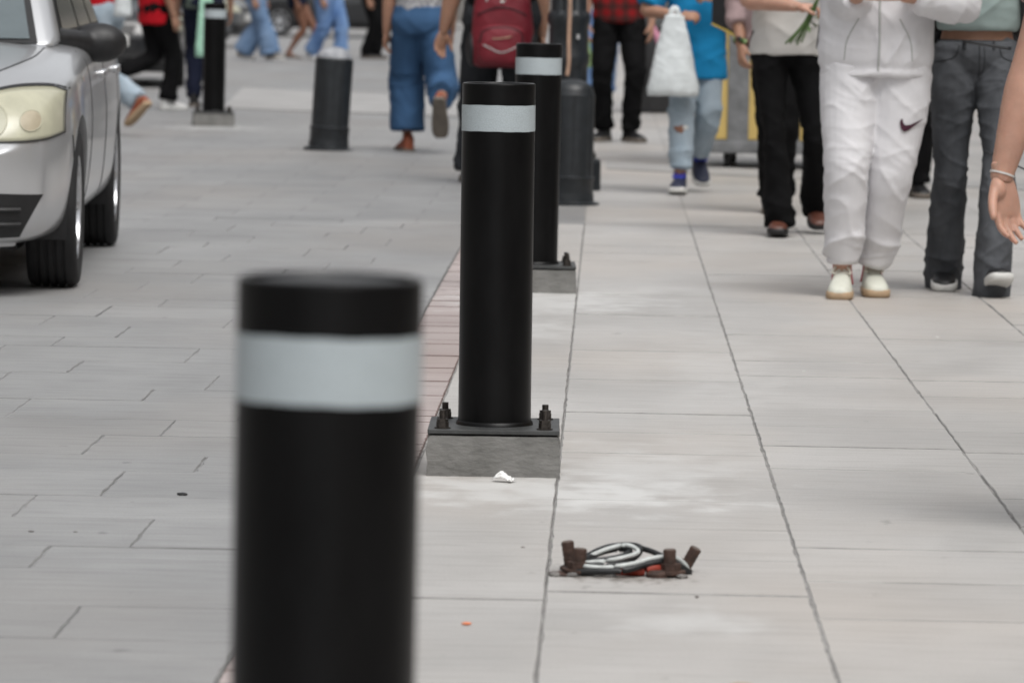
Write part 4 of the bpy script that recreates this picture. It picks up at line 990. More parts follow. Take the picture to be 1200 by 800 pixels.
# --- walker in the white sweatsuit
J = person('person in a white fleece sweatsuit and cream sneakers walking towards the camera', (.950, 16.5), 0, 1.66, hip=(.040, 0), sep=.092,
    legs=dict(a=(-.070, -.06, None, -6, 0), b=(.052, .10, None, 4, 0)), lean=(.0, -.01), skin='skin_light', hair='hair_brown',
    hands=dict(a=dict(p=(-.045, -.235, 1.115), pole=(-.12, 1, -.3), d=(1, -.2, -.05), palm=(0, .3, 1), thumb=(0, -.5, 1), curl=(.7, .8, .8, .8)),
               b=dict(p=(.125, -.235, 1.115), pole=(1, .45, -.3), d=(-1, -.2, -.05), palm=(0, .3, 1), thumb=(0, -.5, 1), curl=(.6, .7, .7, .8))),
    trousers=dict(mat='white_fleece', prof=dict(a=[(-.15, .100, .125), (.15, .112, .125), (.5, .105, .112), (.95, .084, .096), (1.2, .080, .092), (1.52, .074, .088), (1.75, .070, .084), (1.84, .064, .076), (1.87, .050, .060)],
                                                 b=[(-.15, .108, .125), (.15, .122, .125), (.5, .114, .115), (.95, .090, .098), (1.2, .084, .094), (1.52, .078, .090), (1.74, .074, .086), (1.83, .066, .076), (1.86, .050, .060)]),
                  pelvis=(.188, .134), waist=.885, rise=.10, amp=.0105, base=.30, stack=1.5, freq=1.1, res=.0065, smooth=4),
    top=dict(mat='white_fleece', name='hoodie', hem=.815, prof=[(0, .203, .162), (.03, .205, .164), (.055, .199, .158), (.13, .212, .168), (.35, .210, .160), (.6, .205, .152), (.85, .185, .125), (1, .10, .08)],
             sleeve=[(0, .088), (.5, .085), (1.0, .088), (1.35, .080), (1.7, .068), (1.85, .050)], amp=.013, base=.45, res=.007, freq=1.0),
    shoes=SH['cream'], res=.010, seed=3)
wt, wh = J['trousers'], J['top']
for s, cx in (('a', -.070), ('b', .052)):     # gathered trouser cuffs
    an = J['ank'+s]; kn = J['knee'+s]; c = an+(kn-an)*.13
    MB().tube([c-A(0, 0, .012), c, c+A(0, 0, .012)], [(.054, .064), (.060, .070), (.056, .066)], 20, m=8).build('cuff', 'white_fleece', wt)
sw = [(-.060, -.004), (-.052, -.026), (-.036, -.036), (-.014, -.030), (.020, -.012), (.070, .014), (.034, .002), (-.006, -.010), (-.030, -.012), (-.042, -.004), (-.046, .012), (-.056, .010)]
surf_patch(wt, [(.168+x*.72, .652+z*1.0) for x, z in sw], 'tick_logo', 'maroon', off=.006)
surf_line(wh, [(.040, 0, .838), (.042, 0, .95), (.040, 0, 1.12)], .0045, 'zip', 'zip_grey', off=.0005)
for sx in (-1, 1):
    surf_line(wh, [(.04+sx*.075, 0, 1.03), (.04+sx*.115, 0, .95), (.04+sx*.125, 0, .875)], .0030, 'pocket_seam', 'zip_grey', off=.0)
rows = [[(.035+.186*math.cos(a), .138*math.sin(a)*1.0, .806+dz) for a in np.linspace(0, 2*math.pi, 48, endpoint=False)] for dz in (0, .012, .024, .034)]
# --- crop top and grey flared jeans
J2 = person('person in faded grey flared jeans and a pale teal crop top at the right', (1.366, 16.85), 0, 1.66, hip=(.025, 0), sep=.083,
    legs=dict(a=(-.066, .14, None, -4, -6), b=(.088, -.20, None, 6, 16)), lean=(0, .0), skin='skin_tan', hair_long=True,
    hands=dict(b=dict(p=(.30, -.02, .84)), a=dict(p=(-.26, .05, .84))),
    trousers=dict(mat='grey_denim', name='jeans', waist=.945, waist_r=(.148, .108), belt='denim_seam',
                  prof=[(-.15, .086, .105), (.1, .092, .108), (.45, .082, .094), (.95, .064, .074), (1.1, .062, .072), (1.5, .066, .086), (1.8, .068, .104), (2.15, .068, .118), (2.34, .068, .118)],
                  pelvis=(.168, .122), amp=.0115, base=.40, stack=.4, freq=1.3, res=.0065),
    top=dict(mat='teal_knit', name='crop_top', hem=.988, prof=[(0, .150, .120), (.06, .158, .128), (.3, .168, .140), (.6, .170, .135), (.9, .15, .10), (1, .09, .07)],
             sleeve=[(0, .075), (.5, .072), (.95, .070)], amp=.012, res=.009),
    shoes=SH['canvas'], res=.010, seed=11)
gj = J2['trousers']; cx = .025
surf_line(gj, [(cx, 0, .94), (cx+.002, 0, .86), (cx+.004, 0, .80)], .0028, 'fly_seam', 'denim_seam')
surf_line(gj, [(cx+.018, 0, .935), (cx+.020, 0, .86), (cx+.004, 0, .80)], .0022, 'fly_stitch', 'denim_seam')
for sx in (-1, 1):
    surf_line(gj, [(cx+sx*.075, 0, .932), (cx+sx*.09, 0, .89), (cx+sx*.135, 0, .875), (cx+sx*.16, 0, .872)], .0028, 'pocket_seam', 'denim_seam')
    surf_line(gj, [(cx+sx*.055, 0, .955), (cx+sx*.055, 0, .918)], .006, 'belt_loop', 'denim_seam')
surf_line(gj, [(.03, 0, .545), (.09, 0, .535), (.165, 0, .550)], .0030, 'knee_seam', 'denim_seam')
MB().lathe([(.0, 0), (.008, .001), (.009, .004), (0, .006)], 14, (cx, -.112, .936), axis='y').build('button', 'bolt_steel', gj)
# --- black trousers, off-white top, flowers
J3 = person('person in black flared trousers and an off-white top carrying flower stems', (.853, 20.45), 0, 1.64, hip=(-.035, 0), sep=.082,
    legs=dict(a=(-.060, -.14, None, -4, 4), b=(.125, .20, .02, 3, -16)), skin='skin_light', hair='hair_brown', hair_long=True,
    hands=dict(a=dict(p=(-.01, -.27, 1.050), pole=(-1, .2, -.5), d=(1, -.15, 0), palm=(0, 0, -1), thumb=(0, -1, 0), curl=(.8, .9, .9, .9), fat=1.1), b=dict(p=(.21, .02, .82))),
    trousers=dict(mat='black_cloth', prof=[(-.15, .084, .105), (.1, .084, .108), (.5, .068, .092), (.95, .054, .074), (1.2, .056, .076), (1.6, .064, .092), (2.0, .070, .108), (2.10, .070, .108)], pelvis=(.166, .12), amp=.014, res=.009),
    top=dict(mat='offwhite_cotton', name='blouse', hem=.828, prof=[(0, .182, .142), (.03, .180, .142), (.3, .162, .128), (.6, .165, .125), (.9, .145, .095), (1, .09, .07)], sleeve=[(0, .068), (.5, .066), (.8, .066)], amp=.012),
    shoes=SH['brown'], res=.010, seed=21)
MB().tube([(.10, -.13, 1.36), (.125, -.16, 1.15), (.115, -.165, .97), (.105, -.16, .86)], [(.014, .004)]*4, 8, m=20).build('bag_strap', 'navy_cloth', J3['root'])
# --- boy with the carrier bag
J4 = person('child in a bright blue T-shirt and torn light jeans holding a carrier bag', (.455, 24.4), 0, 1.50, hip=(.03, 0), sep=.070,
    legs=dict(a=(-.055, -.20, None, -6, 6), b=(.058, .22, .045, 8, -24)), skin='skin_tan', zhip=.775,
    hands=dict(a=dict(p=(-.075, -.22, .965), pole=(-1, .3, -.4), d=(1, -.3, .05), palm=(0, .6, -.6), thumb=(0, -.2, 1), curl=(.9, 1, 1, 1)),
               b=dict(p=(.13, -.20, 1.06), pole=(1, .4, -.3), d=(-.9, -.4, .2), palm=(0, .5, -.5), thumb=(0, 0, 1), curl=(.7, .8, .8, .8))),
    trousers=dict(mat='light_denim', name='jeans', prof=[(-.15, .078, .095), (.1, .084, .10), (.5, .078, .088), (.95, .070, .078), (1.4, .066, .074), (1.75, .060, .068), (1.84, .054, .062)], pelvis=(.145, .11), amp=.016, stack=1.0, res=.009),
    top=dict(mat='blue_tee', name='t_shirt', hem=.625, prof=[(0, .165, .135), (.05, .166, .136), (.4, .160, .125), (.7, .160, .12), (.92, .14, .09), (1, .08, .06)], sleeve=[(0, .078), (.5, .078), (.92, .076)], amp=.012),
    shoes=SH['navy'], res=.010, seed=31)
bj = J4['trousers']
surf_patch(bj, [(-.060+.032*math.cos(a)*(1+.3*math.sin(3*a)), .355+.020*math.sin(a)*(1+.25*math.cos(5*a))) for a in np.linspace(0, 2*math.pi, 16, endpoint=False)], 'torn_knee', 'skin_brown', off=.002)
surf_patch(bj, [(-.030+.016*math.cos(a), .365+.012*math.sin(a)) for a in np.linspace(0, 2*math.pi, 10, endpoint=False)], 'frayed_thread', 'sole_white', off=.003)
# --- red plaid shirt
person('person in a red plaid shirt and black trousers and boots', (.07, 32.0), 0, 1.72, hip=(0, 0), sep=.09, legs=dict(a=(-.090, .02, None, -22, 0), b=(.092, -.05, None, 28, 0)),
    trousers=dict(mat='black_cloth', prof=[(-.15, .092, .11), (.1, .098, .11), (.5, .092, .1), (.95, .078, .088), (1.4, .072, .08), (1.8, .068, .078), (1.98, .064, .074)], pelvis=(.182, .13), amp=.016, res=.012),
    top=dict(mat='plaid', name='plaid_shirt', hem=.855, prof=[(0, .192, .15), (.3, .19, .145), (.7, .195, .14), (.92, .165, .10), (1, .09, .07)], sleeve=[(0, .075), (.6, .07), (1.0, .066)], res=.012),
    shoes=SH['black'], res=.014, seed=41)
# --- person with the red backpack, from behind
J6 = person('person in charcoal trousers seen from behind wearing a red backpack', (-.605, 25.0), 180, 1.74, hip=(0, 0), sep=.095, legs=dict(a=(-.11, .05, None, -8, 0), b=(.165, -.12, None, 8, 0)),
    hands=dict(b=dict(p=(.352, -.02, .742), pole=(.6, 1, 0), fat=1.25, palm=(-.5, .9, 0), thumb=(-1, -.6, 0), curl=(.35, .45, .5, .6)), a=dict(p=(-.235, -.04, .73), pole=(-.3, 1, 0), fat=1.25)), skin='skin_tan',
    trousers=dict(mat='charcoal_twill', prof=[(-.15, .105, .12), (.1, .112, .12), (.5, .110, .112), (.95, .100, .10), (1.4, .092, .096), (1.85, .084, .09), (2.05, .080, .088)], pelvis=(.222, .14), amp=.014, res=.010),
    top=dict(mat='black_cloth', name='t_shirt', hem=.86, prof=[(0, .205, .155), (.3, .20, .15), (.7, .21, .145), (.92, .18, .10), (1, .09, .07)], sleeve=[(0, .085), (.6, .082), (.85, .082)], res=.012),
    shoes=SH['black'], res=.010, seed=51)
# --- blue culottes, from behind
person('person in blue wide culottes and a speckled top walking away', (-1.245, 29.4), 180, 1.62, hip=(.0, 0), sep=.078, legs=dict(b=(.085, -.12, None, 14, 0), a=(-.155, .42, .135, -4, -62)),
    hands=dict(b=dict(p=(.232, -.03, .745), pole=(.5, 1, 0), fat=1.2, curl=(.5, .6, .7, .8), palm=(-1, .3, 0)), a=dict(p=(-.20, -.10, .80))), skin='skin_tan', hair_long=True,
    trousers=dict(mat='chambray', name='culottes', prof=dict(b=[(-.15, .095, .11), (.2, .112, .125), (.6, .118, .128), (1.0, .118, .128), (1.4, .117, .128), (1.80, .116, .128), (1.86, .116, .128)],
                                                          a=[(-.15, .095, .11), (.2, .106, .125), (.6, .106, .125), (1.0, .104, .120), (1.35, .094, .112), (1.60, .086, .106), (1.64, .084, .104)]),
                  pelvis=(.192, .145), skin=.92, amp=.016, stack=.2, freq=.8, res=.012), 
    top=dict(mat='speckled_print', name='blouse', hem=.83, prof=[(0, .155, .13), (.2, .165, .135), (.6, .175, .13), (.9, .15, .1), (1, .09, .07)], sleeve=[(0, .075), (.5, .072), (.75, .07)], res=.012),
    shoes=SH['mule'], res=.011, seed=61)
# --- far walkers
def walker(label, loc, rot, h, legs, tm, topm, shoes_, skin='skin_tan', wide=1.0, seed=0, hem=None, sep=None, short=None, hip=(0, 0), hands=None, long_hair=False, flare=1.0, slv=None):
    pr = [(-.15, .09*wide, .105*wide), (.1, .098*wide, .108*wide), (.5, .09*wide, .095*wide), (.95, .074*wide, .08*wide), (1.4, .070*wide*flare, .078*wide*flare), (1.85, .068*wide*flare, .08*wide*flare), (2.0, .068*wide*flare, .08*wide*flare)]
    if short: pr = [(-.15, .09, .105), (.1, .10, .11), (short*.6, .10, .11), (short, .105, .115)]
    return person(label, loc, rot, h, hip=hip, sep=sep or .085, legs=legs, skin=skin, hands=hands, hair_long=long_hair,
        trousers=dict(mat=tm, prof=pr, pelvis=(.165, .125), amp=.016, res=.014, skin=1.0 if short else .7), top=dict(mat=topm, hem=hem or .50*h, prof=[(0, .17, .135), (.3, .17, .13), (.7, .175, .13), (.92, .15, .1), (1, .09, .07)], sleeve=slv or [(0, .075), (.5, .072), (.85, .07)], res=.014), shoes=shoes_, res=.014, hand_detail=.008, seed=seed)
walker('person in wide light blue jeans crossing far behind', (-4.78, 60.0), 75, 1.66, dict(a=(-.05, -.24, None, 0, 4), b=(.06, .20, None, 0, -8)), 'mid_denim', 'navy_cloth', SH['grey'], wide=1.15, seed=71, flare=1.5)
walker('person with bare brown legs in shorts and dark sandals far behind', (-4.36, 62.0), 80, 1.66, dict(a=(-.05, .10, None, 10, 0), b=(.06, -.34, None, 5, 0)), 'navy_cloth', 'sage_cloth', SH['sandal'], skin='skin_brown', seed=72, short=.25)
walker('person in faded blue jeans behind the leaning iron bollard', (-3.82, 60.3), 60, 1.70, dict(a=(-.07, .22, None, 0, -8), b=(.08, -.16, None, 0, 0)), 'blue_denim', 'blue_denim', SH['white'], wide=1.25, seed=73)
walker('person all in dark clothes just right of the faded jeans', (-3.35, 62.5), 70, 1.68, dict(a=(-.06, .05, None, 0, 0), b=(.06, -.05, None, 0, 0)), 'black_cloth', 'black_cloth', SH['black'], seed=74)
walker('person in a red top and black leggings with white sneakers', (-3.83, 37.5), 125, 1.60, dict(a=(-.04, -.10, None, 0, 0), b=(.06, .34, .10, 0, -66)), 'black_cloth', 'red_jersey', SH['white'], seed=75, hem=.72, wide=.92)
walker('person in a red top and light jeans behind the silver car', (-3.60, 31.6), -125, 1.66, dict(a=(-.02, -.22, None, 0, 0), b=(.05, .38, .06, 0, -40)), 'light_denim', 'red_jersey', SH['tan'], seed=76, hem=.84)
walker('person in a dark green top hidden behind the farthest black bollard', (-3.52, 38.5), 180, 1.70, dict(a=(-.08, 0, None, 0, 0), b=(.08, -.05, None, 0, 0)), 'navy_cloth', 'sage_cloth', SH['black'], seed=77)
walker('person in blue jeans and white sneakers behind the plaid shirt', (-.06, 42.0), 0, 1.68, dict(a=(-.13, -.1, None, 0, 8), b=(.06, .12, None, 0, -8)), 'blue_denim', 'offwhite_cotton', SH['white'], seed=78)
walker('person in black trousers and boots between the sweatsuit and the grey jeans', (1.635, 24.4), 0, 1.70, dict(a=(-.09, .0, None, -10, 0), b=(.07, -.05, None, 8, 0)), 'black_cloth', 'navy_cloth', SH['black'], seed=79)
walker('person with a pink sleeve and beaded bracelet between child and flowers', (.90, 22.4), 0, 1.66, dict(a=(-.07, .0, None, 0, 0), b=(-.02, .12, None, 0, 0)), 'black_cloth', 'pink_knit', SH['black'], seed=80, sep=.045, hip=(-.045, 0),
       slv=[(0, .075), (.5, .07), (1.0, .062), (1.45, .062), (1.55, .058)],
       hands=dict(a=dict(p=(-.240, -.05, .84), pole=(-.3, 1, 0), curl=(.6, .7, .7, .8), palm=(.9, .4, 0))))
# --- the near walker whose forearm enters at the right edge
J9 = person('person at the right edge, only a bare forearm and hand in view', (1.145, 9.45), 0, 1.62, zhip=.80, hip=(0, 0), sep=.085, legs=dict(a=(-.085, .10, None, -5, -6), b=(.085, -.18, None, 5, 8)), skin='skin_light', hair_long=True, lean=(.0, 0),
    hands=dict(a=dict(p=(-.312, -.06, .748), pole=(-.4, 1, 0), d=(.14, -.06, -1), palm=(.58, -.81, 0), thumb=(-.81, -.58, 0), curl=(.42, .34, .30, .34), fat=1.10, spread=.07, tout=.75)),
    trousers=dict(mat='offwhite_cotton', prof=[(-.15, .09, .11), (.1, .10, .11), (.5, .092, .1), (.95, .078, .085), (1.4, .072, .08), (1.9, .07, .08)], pelvis=(.170, .125), amp=.012, res=.010),
    top=dict(mat='pink_knit', name='blouse', hem=.86, prof=[(0, .165, .13), (.3, .155, .125), (.7, .165, .13), (.92, .14, .09), (1, .09, .07)], sleeve=[(0, .07), (.4, .068), (.6, .066)], res=.010),
    shoes=SH['white'], res=.0075, hand_detail=.0034, seed=91)
wr, el = J9['wra'], J9['ela']; u = unit(wr-el)
MB().tube([wr-u*.002, wr+u*.002], [(.0272, .0272)]*2, 24).build('wristband', 'offwhite_cotton', J9['root'])
print('near wrist', J9['root'].location, wr, el)

# ================================================================== things carried and the stalls behind
def backpack():
    root = empty('backpack', (-.595, 24.78, .66))
    mb = MB(); mb.tube([(0, .0, .0), (0, .0, .03), (0, .0, .2), (0, .0, .36), (0, .0, .44), (0, 0, .47)], [(.13, .07), (.165, .10), (.17, .105), (.155, .095), (.12, .07), (.06, .03)], 28, m=24, power=3.0)
    me = remesh(mb, .010, 5); fold(me, .010, dict(base=.5), 5, .8); sh = link_mesh('shell', me, 'backpack_red', root)
    mb = MB(); mb.tube([(0, -.085, .02), (0, -.09, .05), (0, -.09, .15), (0, -.085, .21), (0, -.08, .225)], [(.10, .03), (.130, .05), (.130, .055), (.115, .045), (.07, .02)], 24, m=16, power=3.0)
    me = remesh(mb, .008, 5); fold(me, .008, dict(base=.5), 6, .9); pk = link_mesh('front_pocket', me, 'backpack_red', root)
    for k, (z, w) in enumerate(((.235, .12), (.335, .135))):
        surf_line(sh if k else pk, [(-w, 0, z-.10 if k == 0 else z-.05), (-w*.8, 0, z-.03), (0, 0, z-(.012 if k == 0 else 0)), (w*.8, 0, z-.03), (w, 0, z-.10 if k == 0 else z-.05)], .005, 'zip', 'backpack_dark')
    surf_line(pk, [(-.10, 0, .125), (0, 0, .085), (.10, 0, .125)], .0035, 'piping', 'zip_grey')
    surf_line(pk, [(-.05, 0, .160), (0, 0, .163), (.055, 0, .172)], .004, 'embroidered_mark', 'tape_tan')
    surf_line(sh, [(-.012, 0, .365), (.012, 0, .365)], .008, 'badge', 'sole_white')
    surf_line(sh, [(-.085, 0, .40), (-.088, 0, .365)], .006, 'zip_pull', 'zip_silver')
    for s in (-1, 1):
        mb = MB(); mb.add(*ellipsoid((s*.165, -.0, .10), (.035, .07, .10))); mb.build('side_pocket', 'black_nylon', root)
        mb = MB(); mb.tube([(s*.09, .09, .42), (s*.13, .12, .55), (s*.14, .22, .66), (s*.15, .36, .55), (s*.17, .36, .35), (s*.15, .12, .05)], [(.028, .006)]*6, 10, m=30); mb.build('shoulder_strap', 'black_nylon', root)
    tag(root, 'dark red backpack with curved zips on the back of the charcoal trousers walker', 'backpack')
backpack()
def soft_bag(name, m, loc, w, h, d, lab, handles=True, seed=1, rz=0.0):
    root = empty(name, loc, R(rz)); mb = MB()
    mb.tube([(0, 0, h), (0, 0, h*.86), (0, 0, h*.6), (0, 0, h*.3), (0, 0, h*.08), (0, 0, 0)], [(w*.20, d*.25), (w*.25, d*.35), (w*.36, d*.55), (w*.46, d*.9), (w*.54, d), (w*.52, d*.8)], 22, m=20, power=2.4)
    me = remesh(mb, .009, 2); fold(me, .006, dict(base=.6), seed, 1.5); link_mesh('sack', me, m, root)
    if handles:
        for s in (-1, 1): MB().tube([(s*w*.08, 0, h*.9), (s*w*.06, .0, h*1.04), (0, .01, h*1.10)], [(.018, .006), (.015, .006), (.012, .006)], 10, m=12).build('handle', m, root)
    return tag(root, lab, 'bag')
soft_bag('carrier_bag', 'plastic_bag', (.352, 24.10, .535), .265, .44, .075, 'white plastic carrier bag hanging from the hand of the child', seed=4)
soft_bag('carrier_bag', 'plastic_bag', (-3.42, 31.2, .84), .12, .40, .06, 'pale plastic bag held up beside the red top behind the car', seed=6)
soft_bag('tote_bag', 'mint_bag', (-3.36, 37.0, .46), .16, .75, .05, 'mint green cloth bag just left of the farthest black bollard', seed=7, rz=8)
soft_bag('tote_bag', 'green_bag', (-.16, 33.5, .50), .07, .20, .04, 'olive green bag hanging beside the plaid shirt walker', seed=8)
# black bag with yellow piping held against the child's chest
root = empty('drawstring_bag', (.67, 24.02, .83)); mb = MB()
mb.add([(-.12, -.05, .10), (0, -.07, .04), (.045, -.05, -.02), (.14, -.02, .10), (.16, 0, .30), (-.12, 0, .32), (-.10, .06, .12), (.05, .07, .02), (.14, .05, .12), (.02, -.10, .30)],
       [(0, 1, 9, 5), (1, 2, 9), (2, 3, 9), (3, 4, 9), (0, 5, 6), (5, 9, 4, 8, 7, 6), (6, 7, 2, 1, 0), (7, 8, 3, 2), (8, 4, 3)])
mb.build('sack', 'black_nylon', root, bevel=.006, smooth=False)
for pts in ([(-.12, -.055, .10), (0, -.075, .04), (.045, -.055, -.02)], [(.02, -.105, .30), (.035, -.08, .12), (.045, -.055, -.02)], [(.035, -.085, .13), (.09, -.07, .17), (.15, -.02, .20)]): MB().tube(pts, .006, 8, m=14).build('piping', 'yellow_trim', root)
MB().box(.035, .052, -.062, -.048, -.055, -.012).build('tassel', 'sole_gum', root, bevel=.003)
tag(root, 'black bag with yellow piping held in front of the blue T-shirt', 'bag')
# flower stems
root = empty('bouquet', (.925, 20.13, .86)); rnd = random.Random(3)
for k in range(9):
    a = rnd.uniform(-.02, .02); b = rnd.uniform(-.02, .02); e = .02*rnd.random()
    MB().tube([(-.085+a*2.2, b, .015+e), (-.035+a*.8, b*.6, .11), (.005+a*.4, b*.4, .20), (.05-a, -b, .32), (.08-a*3, -b*2, .42)], [.0045, .004, .0038, .0035, .003], 7, m=16).build('stem', 'stem_green', root)
    MB().add(*ellipsoid((.08-a*3, -b*2, .44), (.028, .028, .022), 10, 6)).build('bloom', 'bloom', root)
for k in range(6):
    z = rnd.uniform(.08, .16); x = -.06+z*.35; P = []
    dr = A(rnd.uniform(-1, 1), rnd.uniform(-1, .2), rnd.uniform(-.8, .1)); dr = unit(dr)*.05; sd_ = unit(np.cross(dr, A(0, 0, 1)))*.009
    c0 = A(x, 0, z); MB().grid([[c0-sd_*.3, c0+sd_*.3], [c0+dr*.5-sd_, c0+dr*.5+sd_+A(0, 0, .004)], [c0+dr-sd_*.1, c0+dr+sd_*.1]]).build('leaf', 'stem_green', root)
tag(root, 'bunch of green flower stems held in front of the off-white top', 'bouquet')
# beaded bracelet of the pink-sleeved walker
root = empty('bracelet', (.90-.232, 22.36, .865))
for k in range(16):
    a = k/16*2*math.pi; MB().add(*ellipsoid((.036*math.cos(a), .036*math.sin(a), .01*math.sin(2*a)), (.012, .012, .014), 8, 6)).build('bead', ['stem_green', 'green_bag', 'shoe_brown', 'black_nylon'][k % 4], root)
tag(root, 'chunky green beaded bracelet on the wrist beside the yellow cart', 'bracelet')
# black day pack on the crop-top walker
root = empty('day_pack', (1.39, 17.06, .92)); mb = MB()
mb.tube([(0, 0, 0), (0, 0, .04), (0, 0, .2), (0, 0, .36), (0, 0, .40)], [(.14, .05), (.185, .08), (.175, .085), (.14, .06), (.08, .03)], 24, m=18, power=3); me = remesh(mb, .012, 4); link_mesh('shell', me, 'black_nylon', root)
for s in (-1, 1): MB().tube([(s*.13, -.06, .06), (s*.175, -.16, .02), (s*.168, -.30, .16), (s*.13, -.30, .40), (s*.11, -.12, .50), (s*.10, -.05, .34)], [(.016, .005)]*6, 8, m=30).build('shoulder_strap', 'black_nylon', root)
tag(root, 'black day pack on the back of the crop top walker', 'backpack')
# yellow vendor cart
def cart():
    root = empty('vendor_cart', (1.035, 28.2, 0), R(-4)); W_, D_ = .42, .55
    MB().box(-W_-.01, W_+.01, -D_-.01, D_+.01, .095, .175).build('base_frame', 'cart_grey', root, bevel=.008)
    MB().box(-W_, W_, -D_+.03, D_-.03, .17, 1.02).build('body_box', 'cart_grey', root, smooth=False)
    for (a, b) in ((-W_-.004, -.245), (-.125, .14), (.20, W_+.004)): MB().box(a, b, -D_+.012, -D_+.034, .18, 1.00).build('yellow_panel', 'cart_yellow', root, bevel=.004, smooth=False)
    for x in (-.185, .17): MB().box(x-.066 if x < 0 else x-.026, x+.066 if x < 0 else x+.026, -D_-.004, -D_+.036, .17, 1.02).build('post', 'cart_grey', root, bevel=.006, smooth=False)
    for s in (-1, 1): MB().box(s*(W_+.002)-.012, s*(W_+.002)+.012, -D_+.05, D_-.05, .18, 1.0).build('side_panel', 'cart_yellow', root, bevel=.004, smooth=False)
    MB().box(-W_-.05, W_+.05, -D_-.05, D_+.05, 1.02, 1.06).build('counter', 'cart_grey', root, bevel=.008)
    for sx in (-1, 1):
        for sy in (-1, 1): MB().tube([(sx*.40, sy*.5, 1.06), (sx*.40, sy*.5, 1.95)], .016, 10).build('canopy_pole', 'cart_grey', root)
    MB().box(-.6, .6, -.75, .75, 1.95, 2.0, .12).build('canopy', 'cart_yellow', root, bevel=.01)
    for (sx, sy) in ((-.25, -.46), (.30, -.46), (-.25, .42), (.30, .42)):
        w = empty('caster', (sx, sy, .055)); w.parent = root; w.scale = (.73, .73, .73)
        MB().lathe([(.03, -.026), (.068, -.026), (.075, -.016), (.075, .016), (.068, .026), (.03, .026)], 28, axis='x').build('wheel', 'tyre', w, sharp=40)
        MB().box(-.036, -.030, -.02, .02, 0, .11).box(.030, .036, -.02, .02, 0, .11).box(-.036, .036, -.02, .02, .104, .112).build('fork', 'cart_grey', w, smooth=False)
    tag(root, 'yellow panelled vendor cart with grey posts on casters', 'cart')
cart()
# draped stall table with the folded pink parasol
root = empty('stall_table', (.62, 39.5, 0)); rows = []
for (s, z) in ((1.0, .76), (1.02, .74), (1.05, .45), (1.09, .1), (1.10, .015)):
    row = []
    for i in range(64):
        q = i/64*4; e = int(q); t = q-e; x, y = [(-1+2*t, -1), (1, -1+2*t), (1-2*t, 1), (-1, 1-2*t)][e]; wv = .02*math.sin(i*1.9)*(.78-z); row.append((x*.42*s+wv*x, y*.40*s+wv*y, z))
    rows.append(row)
MB().grid(rows, closed=True).add(rows[0], [tuple(range(64))]).build('table_cover', 'tarp_black', root)
for sx in (-1, 1):
    for sy in (-1, 1): MB().box(sx*.38-.02, sx*.38+.02, sy*.34-.02, sy*.34+.02, 0, .74).build('leg', 'cart_grey', root, smooth=False)
tag(root, 'stall table under a black cover behind the carrier bag', 'table')
root = empty('folded_parasol', (.40, 38.6, 0)); 
MB().tube([(-.02, 0, .80), (.01, 0, .70), (.09, -.02, .55), (.16, -.03, .42), (.20, -.03, .34)], [.008, .028, .042, .030, .010], 14, m=24).build('canopy', 'pink_cloth', root)
MB().tube([(-.05, 0, .88), (.20, -.03, .33), (.335, -.05, .01)], .007, 8).build('shaft', 'bolt_steel', root)
tag(root, 'folded pink parasol leaning against the black stall table', 'parasol')

# ================================================================== building closing the far end
def building():
    root = empty('building', (0, 118, 0)); x0, x1 = -46, 40
    MB().box(x0, x1, 0, 10, 0, 9.0).build('wall', 'render_wall', root, smooth=False)
    MB().box(x0, x1, -.06, 0, 0, .9).build('plinth', 'wall_base', root, smooth=False)
    MB().box(x0-.3, x1+.3, -.5, 10.3, 9.0, 9.5).build('cornice', 'wall_base', root, smooth=False)
    for k in range(14):
        x = x0+4+k*6
        if k % 3 == 1:
            MB().box(x-1.4, x+1.4, -.10, -.062, 0, 2.9).build('shutter', 'shutter_steel', root, smooth=False)
        else:
            d = MB().box(x-.7, x+.7, -.10, -.062, 0, 2.4).build('door', 'car_grey', root, smooth=False); MB().box(x+.5, x+.55, -.15, -.101, 1.0, 1.2).build('handle', 'rim', d, smooth=False)
        w = MB().box(x-.8, x+.8, -.05, -.003, 4.6, 6.9).build('window', 'dark_pane', root, smooth=False); MB().box(x-1.0, x+1.0, -.12, -.003, 4.4, 4.595).build('sill', 'wall_base', w, smooth=False)
    tag(root, 'pale rendered building closing the far end of the street', 'building')
building()

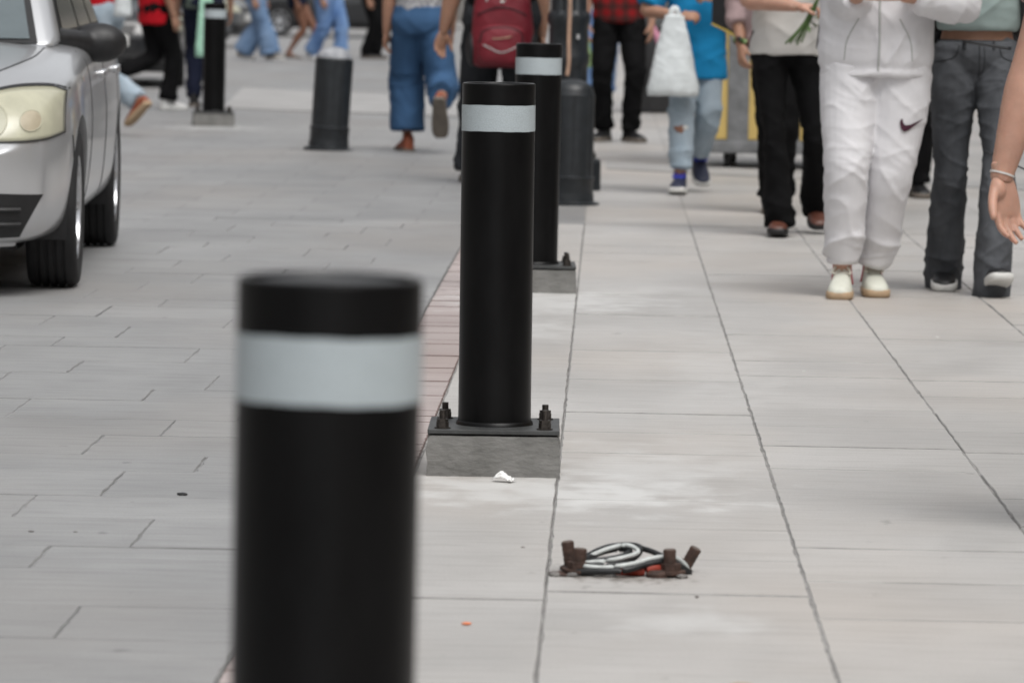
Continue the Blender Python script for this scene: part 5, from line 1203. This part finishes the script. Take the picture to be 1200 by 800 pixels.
# ================================================================== unseen street frontages, added for the car and bollards to reflect
def frontage(lab, x, sgn, y0, y1, h, m, seed):
    """invented row of shopfronts, out of view, there for reflections: wall, plinth, cornice, shutters, doors, upper windows with sills"""
    rnd = random.Random(seed); root = empty('added_street_building', (x, y0, 0)); L = y1-y0
    def bx(d0, d1, a, b, z0, z1): 
        p, q = sorted((-sgn*d0, -sgn*d1)); return MB().box(p, q, a, b, z0, z1)      # d = distance out from the wall face towards the street
    bx(-6, 0, 0, L, 0, h).build('wall', m, root, smooth=False)
    bx(.003, .06, 0, L, 0, .7).build('plinth', 'wall_base', root, smooth=False)
    bx(-6.1, .35, -.1, L+.1, h, h+.35).build('cornice', 'wall_base', root, smooth=False)
    a = 1.2; k = 0
    while a+3.2 < L:
        if rnd.random() < .5: bx(.003, .09, a, a+2.6, 0, 2.7).build('shutter', 'shutter_steel', root, smooth=False)
        else:
            d = bx(.003, .09, a+.6, a+1.9, 0, 2.4).build('door', 'car_grey', root, smooth=False); bx(.091, .13, a+1.7, a+1.75, 1.0, 1.2).build('handle', 'rim', d, smooth=False)
        z = 3.9
        while z+2 < h:
            w = bx(.003, .05, a+.5, a+2.0, z, z+1.7).build('window', 'dark_pane', root, smooth=False); bx(.003, .16, a+.35, a+2.15, z-.16, z-.003).build('sill', 'wall_base', w, smooth=False); z += 3.1
        a += 3.7+rnd.random()
    tag(root, lab, 'building')
mat('wall_ochre', (0.33, 0.24, 0.14), 0.9, 0.12, 2, bump=0.2); mat('wall_rose', (0.34, 0.22, 0.19), 0.9, 0.12, 2, bump=0.2); mat('wall_grey', (0.30, 0.30, 0.29), 0.9, 0.12, 2, bump=0.2)
frontage('unseen ochre shopfront building added for reflections along the near right side of the street', 7.5, 1, -20, 22, 8.0, 'wall_ochre', 1)
frontage('unseen grey shopfront building added for reflections along the far right side of the street', 7.5, 1, 22.3, 72, 9.5, 'wall_grey', 2)
frontage('unseen cream shopfront building added for reflections along the near left side of the street', -12.5, -1, -20, 26, 8.5, 'render_wall', 3)
frontage('unseen rose shopfront building added for reflections along the far left side of the street', -12.5, -1, 26.3, 78, 7.5, 'wall_rose', 4)
